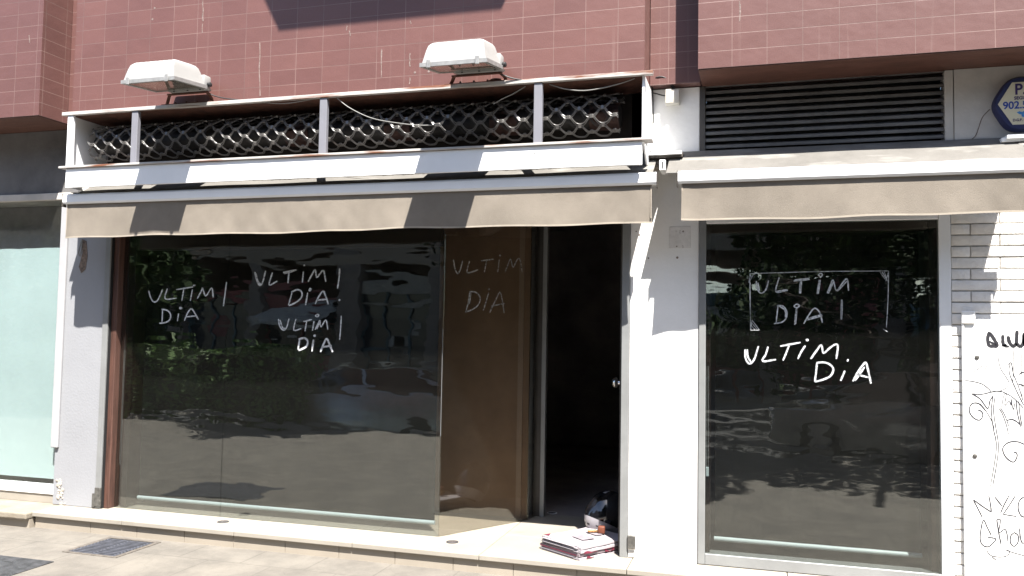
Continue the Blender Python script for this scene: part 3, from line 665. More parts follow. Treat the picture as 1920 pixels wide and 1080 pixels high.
MB().box(-4.703, -4.656, .02, .12, ZT, 2.45, .004).build('timber_post', WOODRED, sw)
MB().box(-4.620, -4.56, .092, .30, ZT+.01, 2.45).build('timber_post', WOOD, sw)
MB().box(-4.555, -2.06, .095, .14, 2.185, 2.45).build('lintel_board', WOOD, sw)
MB().box(-1.545, -1.512, .90, .95, ZT, 2.45, .002).build('jamb', GREYALU, sw)
MB().box(-1.60, -1.547, .92, .99, ZT, 2.45).build('jamb', DARKALU, sw)
b = MB(); b.box(-2.0285, -2.0265, .070, .0745, .9, 1.62); b.build('edge_highlight', GREYALU, sw)  # pale strip imitates the bright highlight along the glass edge

def letter_set(name, parent, strokes, w, Y, m=MARKER, plane=None):
    b = MB()
    for pts in strokes:
        ww = w
        if isinstance(pts[0][1], list): ww, pts = pts[0]
        if plane: P = [UP(*q, plane[0], plane[1]) for q in pts]; nn = plane[1]
        else: P = [U(*q, 1, Y) for q in pts]; nn = Vector((0, -1, 0))
        b.stroke(P, ww, nn)
    return b.build(name, m, parent)
GF = .0748
letter_set('lettering', g1, [[(279, 545), (282, 556), (287, 565), (294, 565), (300, 555), (305, 543)], [(314, 541), (310, 560), (331, 559)], [(331, 543), (362, 538)], [(345, 541), (341, 564)], [(361, 543), (357, 564)], [(.011, [(362, 535.5), (366, 535)])],
    [(370, 560), (378, 545), (380, 540), (386, 555), (397, 540), (400, 558)], [(425, 529), (422, 552), (419, 574)],
    [(305, 580), (304, 604)], [(303, 580), (314, 582), (320, 590), (318, 600), (309, 605), (299, 606)], [(335, 588), (333, 602)], [(339, 576), (341, 578), (338, 579), (337.5, 577), (339, 576)], [(346, 601), (352, 587), (359, 579), (366, 588), (372, 599)], [(350, 594), (369, 592)]], .0100, GF)
letter_set('lettering', g2, [[(478, 510), (481, 524), (487, 535), (493, 528), (498, 508)], [(480, 513), (484, 528), (489, 533)], [(511, 511), (505, 534), (520, 527)], [(531, 511), (556, 506)], [(533, 513), (552, 508)], [(542, 511), (540, 531)], [(569, 509), (567, 530)], [(.013, [(569, 498), (572, 497)])],
    [(578, 528), (585, 515), (591, 506), (594, 520), (601, 512), (607, 508), (611, 528)], [(.011, [(637, 503), (636, 520), (633, 541)])], [(.013, [(635, 562), (638, 563)])],
    [(548, 548), (541, 572)], [(546, 548), (558, 543), (566, 548), (565, 558), (555, 567), (542, 573)], [(577, 549), (573, 572)], [(580, 541), (583, 542), (581, 545), (579, 543)], [(591, 570), (598, 556), (606, 546), (611, 556), (616, 571)], [(594, 563), (613, 561)]], .0108, GF)
letter_set('lettering', g2, [[(522, 598), (525, 612), (532, 619), (538, 613), (542, 597)], [(525, 600), (530, 614), (535, 616)], [(555, 598), (551, 619), (565, 616)], [(569, 603), (585, 599)], [(575, 603), (572, 621)], [(589, 602), (586, 620)], [(595, 589), (598, 591), (595, 594), (592, 592), (595, 589)],
    [(591, 618), (597, 606), (600, 601), (602, 613), (611, 600), (615, 618)], [(594, 617), (600, 604)], [(640, 592), (639, 612), (637, 637)]], .009, GF)
letter_set('lettering', g2, [[(562, 636), (559, 656)], [(560, 636), (571, 634), (577, 640), (574, 650), (560, 657)], [(.014, [(588, 637), (585, 659)])], [(.017, [(588, 630), (592, 629)])], [(601, 660), (607, 645), (613, 635), (618, 646), (624, 660)], [(603, 651), (622, 648)]], .0135, GF)
nS = Vector(((A1-A0).normalized().y, -(A1-A0).normalized().x, 0))
letter_set('lettering', g3, [[(850, 487), (853, 504), (858, 513), (863, 505), (867, 489)], [(880, 490), (876, 511), (896, 506)], [(902, 489), (925, 486)], [(912, 489), (908, 510)], [(936, 487), (933, 510)], [(.012, [(936, 479), (939, 479)])], [(947, 510), (953, 494), (957, 486), (962, 501), (970, 486), (975, 488), (979, 510)],
    [(881, 546), (878, 566), (873, 585)], [(880, 547), (892, 548), (900, 558), (897, 571), (886, 580), (873, 585)], [(883, 549), (880, 570)], [(916, 549), (911, 566), (906, 582)], [(.012, [(915, 543), (918, 542)])], [(918, 586), (928, 565), (937, 548), (942, 566), (945, 587)], [(921, 574), (946, 569)]], .009, 0, MARKER_PALE, (A0, nS))

dr = MB().box(-.822, -.806, .06, .98, ZT+.005, 2.40, .002).build('door', DARKALU, sw); dr['label'] = 'dark door leaf standing open into the shop'
b = MB(); b.lathe([(.012, 0), (.012, -.018), (.028, -.022), (.036, -.036), (.028, -.052), (.004, -.058)], (-.8225, .12, 1.296), 'x', 18); b.build('knob', CHROME, dr, 50)

bd = thing('display_board', 'brown board standing behind the angled return pane of the shopfront', 'board', (-2.0, .8, ZT))
MB().box(-2.42, -1.615, .80, .82, ZT, 2.42).build('panel', PANEL, bd)
MB().box(-1.70, -1.66, .788, .7995, ZT, 2.42).build('batten', PANEL2, bd)

def blind(label, x0, x1, zb, y, group='roller blinds behind the windows'):
    t = thing('roller_blind', label, 'blind', ((x0+x1)/2, y, zb), group)
    n = 30
    rows = [[(x0+.004+(x1-x0-.008)*i/n, y+.003*math.sin(i*.9+k)*.6, zb+.018+(2.50-zb-.018)*k/10) for i in range(n+1)] for k in range(11)]
    MB().sheet(rows, (0, .002, 0)).build('cloth', BLIND, t, 60)
    MB().lathe([(.010, x0), (.0145, x0+.001), (.0145, x1-.001), (.010, x1)], (0, y, zb+.008), 'x', 14).build('bottom_bar', BLINDBAR, t, 50)
    return t
def bead_chain(parent, x, y, z0, z1, lock=None):
    b = MB()
    for dx in (0, .010):
        n = int((z1-z0)/.004); b.tube([(x+dx, y, z0+(z1-z0)*i/n) for i in range(n+1)], .003, 5, [(.0026 if i % 2 else .0012) for i in range(n+1)])
    b.build('bead_chain', GREYALU, parent)
    if lock: MB().box(x-.004, x+.014, y-.008, y+.010, z0-.045, z0+.012, .004, 2).build('chain_lock', BLINDBAR, parent)
bl1 = blind('long charcoal roller blind lowered behind the wide shop window', -4.545, -2.105, .286, .20)
bead_chain(bl1, -4.640, .096, .55, 1.52)
# ------------------------------------------------------------------ single framed window
w2 = thing('framed_window', 'single tall dark window in a silver frame with boxed white words', 'window', (.36, .05, ZT))
b = MB(); b.box(-.330, -.289, -.012, .10, ZT+.003, 2.338, .003); b.build('frame', GREYALU, w2)
b = MB(); b.box(1.000, 1.062, -.012, .10, ZT+.003, 2.338, .003); b.build('frame', ALU, w2)
MB().box(-.2885, .9995, -.010, .10, 2.290, 2.338, .003).build('frame', ALU, w2)
MB().box(-.2885, .9995, -.010, .10, ZT+.003, .300, .003).build('sill', GREYALU, w2)
b = MB(); b.box(-.288, -.262, .03, .14, .302, 2.289, .002).box(.955, .999, .03, .14, .302, 2.289, .002).box(-.2615, .9545, .03, .14, 2.235, 2.289, .002); b.build('sash', WOOD, w2)
gw = MB().box(-.288, .999, -.004, .006, .302, 2.289).build('glass', GLASS, w2)
GW = -.0042
letter_set('lettering', gw, [[(1418, 527), (1420, 542), (1427, 550), (1436, 543), (1441, 526)], [(1421, 530), (1424, 545)], [(1461, 520), (1455, 547), (1477, 544)], [(1457, 546), (1476, 543)], [(1488, 527), (1518, 524)], [(1490, 525), (1517, 522)], [(1501, 526), (1499, 550)], [(1503, 526), (1501, 550)], [(1538, 525), (1534, 551)], [(1536, 525), (1532, 551)], [(1538, 512), (1542, 515), (1539, 519), (1535, 516), (1538, 512)],
    [(1551, 550), (1557, 535), (1562, 525), (1568, 545), (1578, 533), (1588, 523), (1591, 545)], [(1553, 550), (1563, 528)], [(1570, 546), (1588, 527)],
    [(1459, 572), (1455, 606)], [(1457, 573), (1468, 574), (1475, 584), (1474, 596), (1466, 604), (1451, 607)], [(1461, 574), (1472, 582), (1473, 596)], [(1493, 579), (1490, 609)], [(1494, 578), (1492, 607)], [(1494, 570), (1499, 573), (1494, 577), (1489, 574), (1494, 570)], [(1507, 607), (1517, 590), (1527, 578), (1537, 586), (1542, 605)], [(1513, 600), (1542, 592)], [(1514, 597), (1541, 590)], [(1578, 562), (1577, 599)], [(1579, 562), (1578, 599)]], .0075, GW)
letter_set('border_line', gw, [[(1405, 513), (1500, 510), (1560, 509)], [(1455, 512), (1540, 509), (1665, 508)], [(1406, 514), (1406, 560), (1408, 620)], [(1407, 530), (1407, 618)], [(1666, 508), (1665, 560), (1662, 614)], [(1408, 512), (1404, 530)], [(1404, 522), (1417, 512)], [(1406, 527), (1412, 514)], [(1407, 524), (1414, 513)],
    [(1666, 509), (1661, 527)], [(1650, 510), (1660, 524)], [(1654, 510), (1663, 525)], [(1658, 510), (1664, 527)], [(1408, 619), (1410, 600)], [(1408, 619), (1424, 619)], [(1410, 600), (1424, 619)], [(1410, 606), (1420, 618)], [(1410, 612), (1416, 619)], [(1656, 617), (1664, 622)]], .0035, GW)
letter_set('lettering', gw, [[(1397, 655), (1398, 672), (1405, 682), (1414, 674), (1422, 649)], [(1401, 655), (1402, 668), (1408, 679)], [(1440, 650), (1436, 664), (1430, 677), (1455, 674)], [(1463, 649), (1501, 642)], [(1480, 646), (1474, 662), (1468, 676)], [(1510, 648), (1502, 660), (1496, 673)], [(.014, [(1511, 638), (1516, 637)])], [(1520, 673), (1530, 659), (1540, 647), (1544, 662), (1556, 652), (1566, 646), (1571, 649), (1568, 673)]], .0105, GW)
letter_set('lettering', gw, [[(1532, 680), (1530, 698), (1528, 716)], [(1531, 680), (1549, 680), (1562, 690), (1558, 704), (1545, 711), (1528, 716)], [(1584, 695), (1580, 705), (1576, 714)], [(.014, [(1588, 675), (1591, 676)])], [(1599, 715), (1609, 697), (1619, 683), (1624, 681), (1629, 700), (1633, 719)], [(1603, 714), (1621, 688)], [(1606, 702), (1630, 708)]], .0105, GW)
bl2 = blind('narrower charcoal roller blind lowered behind the single framed window', -.245, .935, .338, .20)
bead_chain(bl2, -.282, .016, .80, 1.42, True)
# ------------------------------------------------------------------ louvre grille over the single window
lv = thing('louvre_vent', 'dark bronze louvred vent above the single window', 'vent', (.36, .04, 2.72))
b = MB(); b.box(-.3315, -.298, -.004, .10, 2.60, 3.147, .002); b.build('frame', DARKALU, lv)
MB().box(1.040, 1.084, -.008, .10, 2.60, 3.147, .002).build('frame', PLASTER, lv)
for k in range(12):
    z = 2.68+k*.0425
    MB().prism([(.012, z+.012), (.012, z-.006), (.016, z-.006), (.018, z+.009), (.072, z+.034), (.070, z+.038)], 'x', -.2975, 1.0395).build('slat', LOUV, lv)
MB().box(-.2975, 1.0395, .10, .12, 2.60, 3.147).build('backing', BLACK, lv)  # black sheet stands in for the shade behind the slats

# ------------------------------------------------------------------ neighbouring window
nw = thing('neighbour_window', 'neighbouring shop window whitewashed pale aqua with a bare dark top', 'window', (-7, .05, ZT))
MB().box(-11, -5.164, .046, .054, .372, 2.582).build('glass', GLASS_OLD, nw)
poly = [(-11, .405), (-5.168, .412)]; x = -5.168
top = []
while x > -11: top.append((x, 2.205+random.uniform(-.004, .004)+.012*math.sin(x*2.3)-.014*(x+5.2))); x -= .06
b = MB(); b.prism(poly+top+[(-11, 2.28)], 'y', .0545, .0575); b.build('whitewash', AQUA, nw)
MB().box(-11, -5.162, .02, .075, .300, .3705, .003).build('frame', ALU, nw)
MB().box(-11, -5.162, .03, .3, ZT, .298).build('sill', SLAB, nw)
MB().box(-11, -5.17, .4, .42, .3, 2.6).build('backing', ROOM, nw)

# ------------------------------------------------------------------ alarm sign, junction box
sg = thing('alarm_sign', 'navy hexagonal alarm box with a cream face and phone number', 'sign', (1.42, -.03, 2.92))
cx, cz = 1.437, 2.917
def hexa(R, sx=1.): return [(cx+R*math.cos(math.pi/3*k)*sx, cz+R*math.sin(math.pi/3*k)) for k in range(6)]
def rounded(poly, r, n=5):
    out = []
    for i in range(len(poly)):
        p = Vector(poly[i]); a = Vector(poly[i-1]); c = Vector(poly[(i+1) % len(poly)])
        p0, p2 = p+(a-p).normalized()*r, p+(c-p).normalized()*r
        for k in range(n+1):
            t = k/n; q = p0*(1-t)**2+p*2*t*(1-t)+p2*t*t; out.append((q.x, q.y))
    return out
h0, h1 = rounded(hexa(.176), .06), rounded(hexa(.165), .055)
b = MB(); b.loft([[(x, y, z) for x, z in h] for h, y in ((h0, -.011), (h0, -.055), (h1, -.068))]); b.build('housing', NAVY, sg, 40)
b = MB(); b.prism(hexa(.137, 1.04), 'y', -.0705, -.0682); b.build('face', SIGNFACE, sg)
def text(name, body, size, x, z, y, m, parent, font_sx=1.):
    c = bpy.data.curves.new(name, 'FONT'); c.body = body; c.size = size; c.extrude = .0006; c.offset = size*.022
    tmp = bpy.data.objects.new(name, c); COL.objects.link(tmp)
    dg = bpy.context.evaluated_depsgraph_get(); me = bpy.data.meshes.new_from_object(tmp.evaluated_get(dg)); bpy.data.objects.remove(tmp)
    R = Matrix.Rotation(math.pi/2, 4, 'X') @ Matrix.Diagonal((font_sx, 1, 1, 1)); me.transform(R)
    me.transform(Matrix.Translation(Vector((x, y, z))-Vector(parent['_org'])))
    me.materials.clear(); me.materials.append(m)
    o = bpy.data.objects.new(name, me); COL.objects.link(o); o.parent = parent; o['_org'] = tuple(parent['_org']); return o
text('lettering', 'P.I', .085, 1.377, 2.967, -.0712, SIGNINK, sg, .9)
text('lettering', 'SEGUR', .026, 1.374, 2.938, -.0712, SIGNINK, sg, .95)
text('lettering', '902.51', .058, 1.318, 2.888, -.0712, SIGNBLUE, sg, .95)
text('lettering', 'D.G.P. 1.02', .020, 1.366, 2.817, -.0712, SIGNINK, sg, .9)
b = MB(); q = [(1.386, 2.866), (1.400, 2.872), (1.412, 2.866), (1.420, 2.872), (1.436, 2.876), (1.455, 2.872), (1.470, 2.862), (1.462, 2.850), (1.446, 2.838), (1.425, 2.836), (1.410, 2.842), (1.408, 2.854), (1.398, 2.856)]
b.prism(q, 'y', -.0716, -.0708); b.build('emblem', SIGNSKY, sg)

jb = thing('junction_box', 'small cream junction box on the shaded top of the white pillar', 'box', (-.49, -.02, 3.08))
b = MB(); b.box(-.538, -.452, -.062, -.002, 3.035, 3.127, .008, 2); b.build('body', JBOX, jb, 40)
b = MB(); b.box(-.536, -.500, -.070, -.0625, 3.037, 3.125, .003); b.build('lid', JBOX, jb)
b = MB(); b.tube(smooth([Vector(v) for v in ((-.62, -.05, 3.17), (-.60, -.06, 3.185), (-.57, -.07, 3.19), (-.53, -.06, 3.18), (-.50, -.05, 3.15), (-.49, -.04, 3.128))]), .006, 6)
b.tube(smooth([Vector(v) for v in ((-.62, -.06, 3.18), (-.59, -.08, 3.20), (-.55, -.08, 3.20), (-.51, -.07, 3.175), (-.48, -.05, 3.128))]), .004, 6)
b.tube(smooth([Vector(v) for v in ((-.622, -.05, 3.115), (-.59, -.04, 3.108), (-.56, -.03, 3.10), (-.538, -.03, 3.095))]), .004, 6)
b.tube(smooth([Vector(v) for v in ((-.62, -.045, 3.17), (-.618, -.03, 3.10), (-.615, -.02, 3.0), (-.612, -.012, 2.93))]), .004, 6); b.build('cable', RUBBER, jb, 60)

# ------------------------------------------------------------------ small things on the step and pavement
for lab, (x, y) in (('dark round light set in the step before the seam of the wide window', (-3.607, -.05)), ('dark round light set in the step near the glass corner', (-1.893, -.023)), ('round light let into the floor just inside the doorway', (-1.50, 1.12))):
    t = thing('floor_light', lab, 'floor light', (x, y, ZT), 'round lights let into the step')
    zf = ZT if y < 1.02 else .222
    MB().lathe([(.040, 0), (.040, .0035), (.032, .0045), (.031, .003)], (x, y, zf), 'z', 24).build('rim', IRON if y < 1.02 else ALU, t, 40)
    MB().lathe([(.030, .001), (.030, .003), (.012, .0042), (.001, .0044)], (x, y, zf), 'z', 24).build('lens', mat("lens", (.10, .09, .085), .25), t, 40)

dg = thing('drain_grate', 'dark barred iron drain grate sunk in the pavement by the step', 'drain', (-4.13, -.5, ZP))
x0, x1, y0, y1 = -4.325, -3.955, -.695, -.315
b = MB(); b.box(x0-.03, x1+.03, y0-.02, y0, ZP-.002, ZP+.006, .002).box(x0-.03, x1+.03, y1, y1+.025, ZP-.002, ZP+.006, .002).box(x0-.03, x0, y0+.0005, y1-.0005, ZP-.002, ZP+.006, .002).box(x1, x1+.03, y0+.0005, y1-.0005, ZP-.002, ZP+.006, .002)
b.build('frame', mat("chipped cement rim", (.115, .10, .085), .9, var=.25, vscale=25, bump=.6, bscale=50), dg)
MB().box(x0+.001, x1-.001, y0+.001, y1-.001, ZP-.002, ZP+.002).build('pit_shade', BLACK, dg)  # black sheet on the pavement stands in for the shade of the pit
b = MB()
for k in range(12):
    y = y0+.016+k*(y1-y0-.05)/11; b.box(x0+.004, x1-.004, y-.0085, y+.0085, ZP+.003, ZP+.0055, .001)
for k in range(3): b.box(x0+.01+k*.165, x0+.022+k*.165, y0+.006, y1-.02, ZP+.0022, ZP+.0045)
b.build('bars', mat("grate iron", (.085, .09, .11), .5, .3, var=.25, vscale=20), dg)
mc = thing('access_cover', 'flat dark iron access cover at the lower left corner', 'cover', (-4.6, -1.2, ZP))
MB().box(-5.05, -4.215, -1.62, -.915, ZP-.001, ZP+.005, .002).build('plate', IRON, mc)
b = MB(); b.box(-4.52, -4.44, -1.02, -1.01, ZP+.005, ZP+.0058); b.build('slot', RUBBER, mc)

# folded newspapers
np_ = thing('newspaper_pile', 'folded pile of white and red newspapers on the step', 'newspapers', (-1.06, .1, ZT))
L0, F0 = Vector((-1.295, .0, 0)), Vector((-1.02, -.183, 0)); ex = (F0-L0).normalized(); ey = Vector((-ex.y, ex.x, 0))
ORG = F0
def pw(u, v, z): return ORG-ex*u+ey*v+Vector((0, 0, z))       # u from the front corner towards the left, v along the long side
LU, LV = .345, .44
rnd = random.Random(3)
zc = ZT+.001
for k in range(4):
    th = (.018, .021, .020, .018)[k]; du, dv, rot = rnd.uniform(-.008, .008), rnd.uniform(-.012, .012), rnd.uniform(-.02, .02)
    b = MB(); loops = []
    # section of a folded paper: rounded at its left fold, leaves apart at the open edge
    for j in range(15):
        v = LV*j/14; sag = -.002*math.sin(math.pi*j/14)+.0015*math.sin(j*1.3+k)
        sec = []
        for i in range(9): sec.append((.0+LU*i/8, .0))
        for i in range(1, 6): a = -math.pi/2+math.pi*i/6; sec.append((LU+th/2*math.cos(a), th/2+th/2*math.sin(a)))
        for i in range(8, -1, -1): sec.append((LU*i/8, th*(.62 if i == 0 else 1)))
        loops.append([pw(u+du+rot*v, v+dv, zc+z+(sag if z > th*.3 else sag*.3)+.003*math.sin(u*11+k)*(1 if z > th*.3 else 0)) for u, z in sec])
    b.loft(loops); o = b.build('folded_paper', PAPER if k != 1 else mat("pinkish newsprint", (.19, .155, .17), .85, var=.15, vscale=12), np_, 50)
    b = MB()
    for q in range(2 if k != 1 else 1):                          # inner leaves showing along the edges
        b.loft([[pw(u+du, -.003-q*.0015+v, zc+th*(.3+.3*q)+z) for u, z in ((.02+.03*q, 0), (LU-.01*q, 0), (LU-.01*q, .0015), (.02+.03*q, .0015))] for v in (0, LV*.97)])
    b.build('inner_leaves', (PAPER_GREY, PAPER_RED, PAPER, PAPER)[k], o)
    zc += th+.0015
ztop = zc
b = MB()
for (u0, v0, u1, v1, z) in ((-.0015, .035, -.0005, .15, .040), (-.0015, .20, -.0005, .33, .043), (-.0015, .22, -.0005, .30, .026), (-.0015, .06, -.0005, .12, .010)):
    b.loft([[pw(-.0095, v0+(v1-v0)*f, ZT+z+.008*math.sin(f*9)*.2-.004+h) for h in (0, .008+.006*math.sin(f*5+v0*9))] + [pw(-.0075, v0+(v1-v0)*f, ZT+z+.008*math.sin(f*9)*.2-.004+h) for h in (.008+.006*math.sin(f*5+v0*9), 0)] for f in [i/8 for i in range(9)]])
b.loft([[pw(u, v, ztop+.0005+z) for u, v in ((LU-.03, LV*.10), (LU+.005, LV*.06), (LU+.004, LV*.20))] for z in (0, .0012)])
b.build('red_print', PAPER_RED, np_)
b = MB()
b.loft([[pw(u, v, ztop+.0012+z) for u, v in ((.10, .13), (.22, .15), (.20, .26), (.09, .23))] for z in (0, .0008)])
b.loft([[pw(u, v, ztop+.0012+z) for u, v in ((.14, .29), (.25, .30), (.24, .35), (.13, .34))] for z in (0, .0008)])
b.build('grey_print', mat("faint print", (.215, .19, .21), .85, var=.15, vscale=30), np_)

# small golden brown object on the papers
tk = thing('trinket', 'small golden brown trinket with terracotta block end lying on the newspapers', 'trinket', (-1.03, .25, ztop))
c0 = UP(1102, 996, Vector((0, 0, ztop+.012)), Vector((0, 0, 1))); c1 = UP(1122, 996, Vector((0, 0, ztop+.012)), Vector((0, 0, 1))); c2 = UP(1128, 996, Vector((0, 0, ztop+.015)), Vector((0, 0, 1)))
b = MB(); pts = [c0.lerp(c1, i/10)+Vector((0, 0, .002*math.sin(i*2))) for i in range(11)]
b.tube(pts, .01, 8, [.006+.005*abs(math.sin(i*1.1+.4)) for i in range(11)]); b.build('shaft', CARAMEL, tk, 50)
b = MB(); b.box(c2.x-.022, c2.x+.022, c2.y-.018, c2.y+.018, ztop+.0015, ztop+.048, .006, 2); b.build('block', TERRA, tk, 50)

# helmet
hp = Vector((-.955, .44, ZT+.158))
he = thing('motorcycle_helmet', 'black and white full face motorcycle helmet on the shop floor behind newspapers', 'helmet', (hp.x, hp.y, ZT))
HF = math.radians(-138); PT = math.radians(20)
def hs(phi, th, s=1.):
    """point of the helmet shell; phi from the face, th elevation"""
    x = math.cos(th)*math.cos(phi); y = math.cos(th)*math.sin(phi); z = math.sin(th)
    chin = max(0, math.cos(phi))**2*max(0, -math.sin(th)+.25)
    X = x*(.150 if x > 0 else .158)+.030*chin; Y = y*.128; Zz = z*(.160 if z > 0 else .150)
    X, Y, Zz = X*s, Y*s, Zz*s
    X, Zz = X*math.cos(PT)-Zz*math.sin(PT), X*math.sin(PT)+Zz*math.cos(PT)
    return (hp.x+X*math.cos(HF)-Y*math.sin(HF), hp.y+X*math.sin(HF)+Y*math.cos(HF), hp.z+Zz)
D = math.radians
def patch(p0, p1, t0, t1, s, th, n=26, m=14):
    f0 = t0 if callable(t0) else (lambda p: t0); f1 = t1 if callable(t1) else (lambda p: t1)
    b = MB(); a = []; c = []
    for j in range(m+1):
        ra, rc = [], []
        for i in range(n+1):
            p = p0+(p1-p0)*i/n; t = f0(p)+(f1(p)-f0(p))*j/m
            ra.append(hs(p, t, s)); rc.append(hs(p, t, s-th))
        a.append(ra); c.append(rc)
    A = [[b.bm.verts.new(q) for q in r] for r in a]; Cc = [[b.bm.verts.new(q) for q in r] for r in c]
    for j in range(m):
        for i in range(n):
            b.bm.faces.new((A[j][i], A[j][i+1], A[j+1][i+1], A[j+1][i])); b.bm.faces.new((Cc[j][i], Cc[j+1][i], Cc[j+1][i+1], Cc[j][i+1]))
    for i in range(n): b.bm.faces.new((A[0][i], Cc[0][i], Cc[0][i+1], A[0][i+1])); b.bm.faces.new((A[m][i], A[m][i+1], Cc[m][i+1], Cc[m][i]))
    for j in range(m): b.bm.faces.new((A[j][0], A[j+1][0], Cc[j+1][0], Cc[j][0])); b.bm.faces.new((A[j][n], Cc[j][n], Cc[j+1][n], A[j+1][n]))
    return b
patch(-math.pi, math.pi, D(-58), D(86), .965, .04, 48, 26).build('inner_shell', HELM_BLACK, he, 60)
patch(-D(100), D(100), lambda p: D(-17)-D(6)*(abs(p)/D(100))**2, lambda p: D(36)-D(16)*(abs(p)/D(100))**2, 1.012, .012).build('visor', VISOR, he, 60)
patch(-D(118), D(118), D(-57), lambda p: D(-19)-D(6)*(abs(p)/D(100))**2, 1.0, .03).build('chin_bar', HELM_WHITE, he, 60)
patch(D(104), D(256), D(-57), D(10), 1.0, .03).build('rear_shell', HELM_WHITE, he, 60)
patch(-math.pi, math.pi, lambda p: D(36)-D(16)*min(1, abs(p)/D(100))**2-(D(8) if abs(p) > D(100) else 0), D(88), 1.0, .03, 48, 14).build('crown_shell', HELM_BLACK, he, 60)
patch(D(8), D(24), D(52), lambda p: D(52)+(p-D(8))*1.1, 1.012, .01, 6, 4).build('sticker', HELM_WHITE, he, 60)
patch(D(98), D(140), lambda p: D(6), lambda p: D(14)+(p-D(98))*.5, 1.010, .01, 8, 4).build('side_flash', mat("blue grey flash", (.25, .30, .36), .35), he, 60)
for p0 in (-12, 12): patch(D(p0-6), D(p0+6), D(-44), D(-38), 1.006, .008, 4, 2).build('vent', RUBBER, he)
patch(D(40), D(48), D(-40), D(-36), 1.006, .008, 4, 2).build('vent', RUBBER, he)

# ------------------------------------------------------------------ the street behind the camera (seen mirrored in the glass)
LEAF = []
for i, c in enumerate(((.06, .125, .022), (.085, .17, .03), (.12, .22, .045))):
    m = mat("leaf %d" % i, c, .55, var=.25, vscale=3); b_ = m.node_tree.nodes['Principled BSDF']; LEAF.append(m)
BARK = mat("bark", (.09, .07, .055), .9, var=.3, vscale=12, bump=.6, bscale=30)
DARKLEAF = [mat('tree leaf %d' % i, c, .8, var=.25, vscale=3, spec=.15) for i, c in enumerate(((.022, .042, .012), (.03, .058, .016), (.045, .08, .022)))]
def leaves(name, parent, inside, bounds, n, size, seed, mats=None):
    rnd = random.Random(seed); bm = bmesh.new(); (x0, x1), (y0, y1), (z0, z1) = bounds; k = 0; tries = 0
    while k < n and tries < n*20:
        tries += 1
        p = Vector((rnd.uniform(x0, x1), rnd.uniform(y0, y1), rnd.uniform(z0, z1)))
        if not inside(p, rnd): continue
        k += 1
        s = size*rnd.uniform(.6, 1.4); a = Vector((rnd.gauss(0, 1), rnd.gauss(0, 1), rnd.gauss(0, 1))).normalized(); t = a.orthogonal().normalized(); t = (Matrix.Rotation(rnd.uniform(0, 6.28), 3, a) @ t); q = a.cross(t)
        v = [bm.verts.new(p+t*s), bm.verts.new(p+q*s*.5), bm.verts.new(p-t*s), bm.verts.new(p-q*s*.5)]
        f = bm.faces.new(v); f.material_index = rnd.choice((0, 0, 1, 1, 2))
    me = bpy.data.meshes.new(name)
    off = Vector(parent['_org'])
    for v in bm.verts: v.co -= off
    bm.to_mesh(me); bm.free()
    for m in (mats or LEAF): me.materials.append(m)
    o = bpy.data.objects.new(name, me); COL.objects.link(o); o.parent = parent; return o
def clump_test(clumps):
    def f(p, rnd):
        for c, r in clumps:
            d = (p-c); d = Vector((d.x/r[0], d.y/r[1], d.z/r[2])).length
            if d < 1 and rnd.random() < .25+.75*d: return True
        return False
    return f
hg = thing('hedge', 'clipped green hedge along the kerb across the pavement', 'hedge', (-9.5, -7, ZP))
leaves('foliage', hg, lambda p, r: p.z < 1.30+.10*math.sin(p.x*3)+.06*math.sin(p.x*7+p.y*4) and abs(p.y+6.9) < .55+.08*math.sin(p.x*5+p.z*4), ((-15, -7.0), (-7.6, -6.2), (.1, 1.45)), 19000, .055, 1)
MB().box(-14.9, -7.15, -7.2, -6.62, ZP, 1.12, .06).build('light_block_core', mat('dark hedge core', (.02, .018, .013), .95, var=.3, vscale=15), hg)  # solid box added inside the foliage to block sunlight
b = MB()
for k in range(14): x = -14.7+k*.56; b.tube([(x, -6.9, ZP), (x+.05, -6.95, .6), (x+random.uniform(-.1, .1), -6.9, 1.1)], .02, 5)
b.build('stem', BARK, hg)
def tree(x, y, h, R, label, seed, n=9000, zlow=2.6):
    rnd = random.Random(seed); t = thing('street_tree', label, 'tree', (x, y, -.3 if y < -6.35 else ZP), 'street trees by the kerb')
    z0 = t.location.z
    b = MB(); b.tube(smooth([Vector((x, y, z0)), Vector((x+.05, y, z0+1.2)), Vector((x-.04, y+.05, zlow+.4)), Vector((x+.05, y, h-.8))]), .1, 8, [.16, .15, .14, .13, .13, .12, .11, .10, .09, .08, .07, .06, .04][:13])
    for k in range(6):
        a = k*1.05+rnd.random(); b.tube(smooth([Vector((x, y, zlow+.1*k)), Vector((x+R*.4*math.cos(a), y+R*.4*math.sin(a), zlow+.8+.2*k)), Vector((x+R*.75*math.cos(a), y+R*.75*math.sin(a), zlow+1.5+.2*k))]), .04, 6)
    b.build('trunk', BARK, t, 60)
    cl = [(Vector((x+rnd.uniform(-R, R)*.7, y+rnd.uniform(-R, R)*.7, rnd.uniform(zlow+.4, h-.5))), (R*rnd.uniform(.3, .5), R*rnd.uniform(.3, .5), R*rnd.uniform(.22, .38))) for _ in range(16)]
    leaves('crown', t, clump_test(cl), ((x-R*1.3, x+R*1.3), (y-R*1.3, y+R*1.3), (zlow-.4, h+.6)), n, .11, seed, DARKLEAF)
tree(2.6, -8.0, 7.0, 3.7, 'broad street tree shading the pavement opposite the single window', 11, 19000, 3.2)
tree(3.5, -13.0, 6.5, 4.2, 'low spreading dense tree beyond the dark grey car', 15, 15000, .6)
tree(-4.2, -9.4, 6.6, 2.4, 'street tree standing beyond the parked car', 12, 9000, 3.0)
tree(-12.5, -8.2, 6.2, 2.8, 'dense dark tree growing behind the hedge', 13, 12000, .8)
tree(8.5, -8.6, 6.5, 2.6, 'street tree farthest along the kerb', 14, 8000, 2.8)

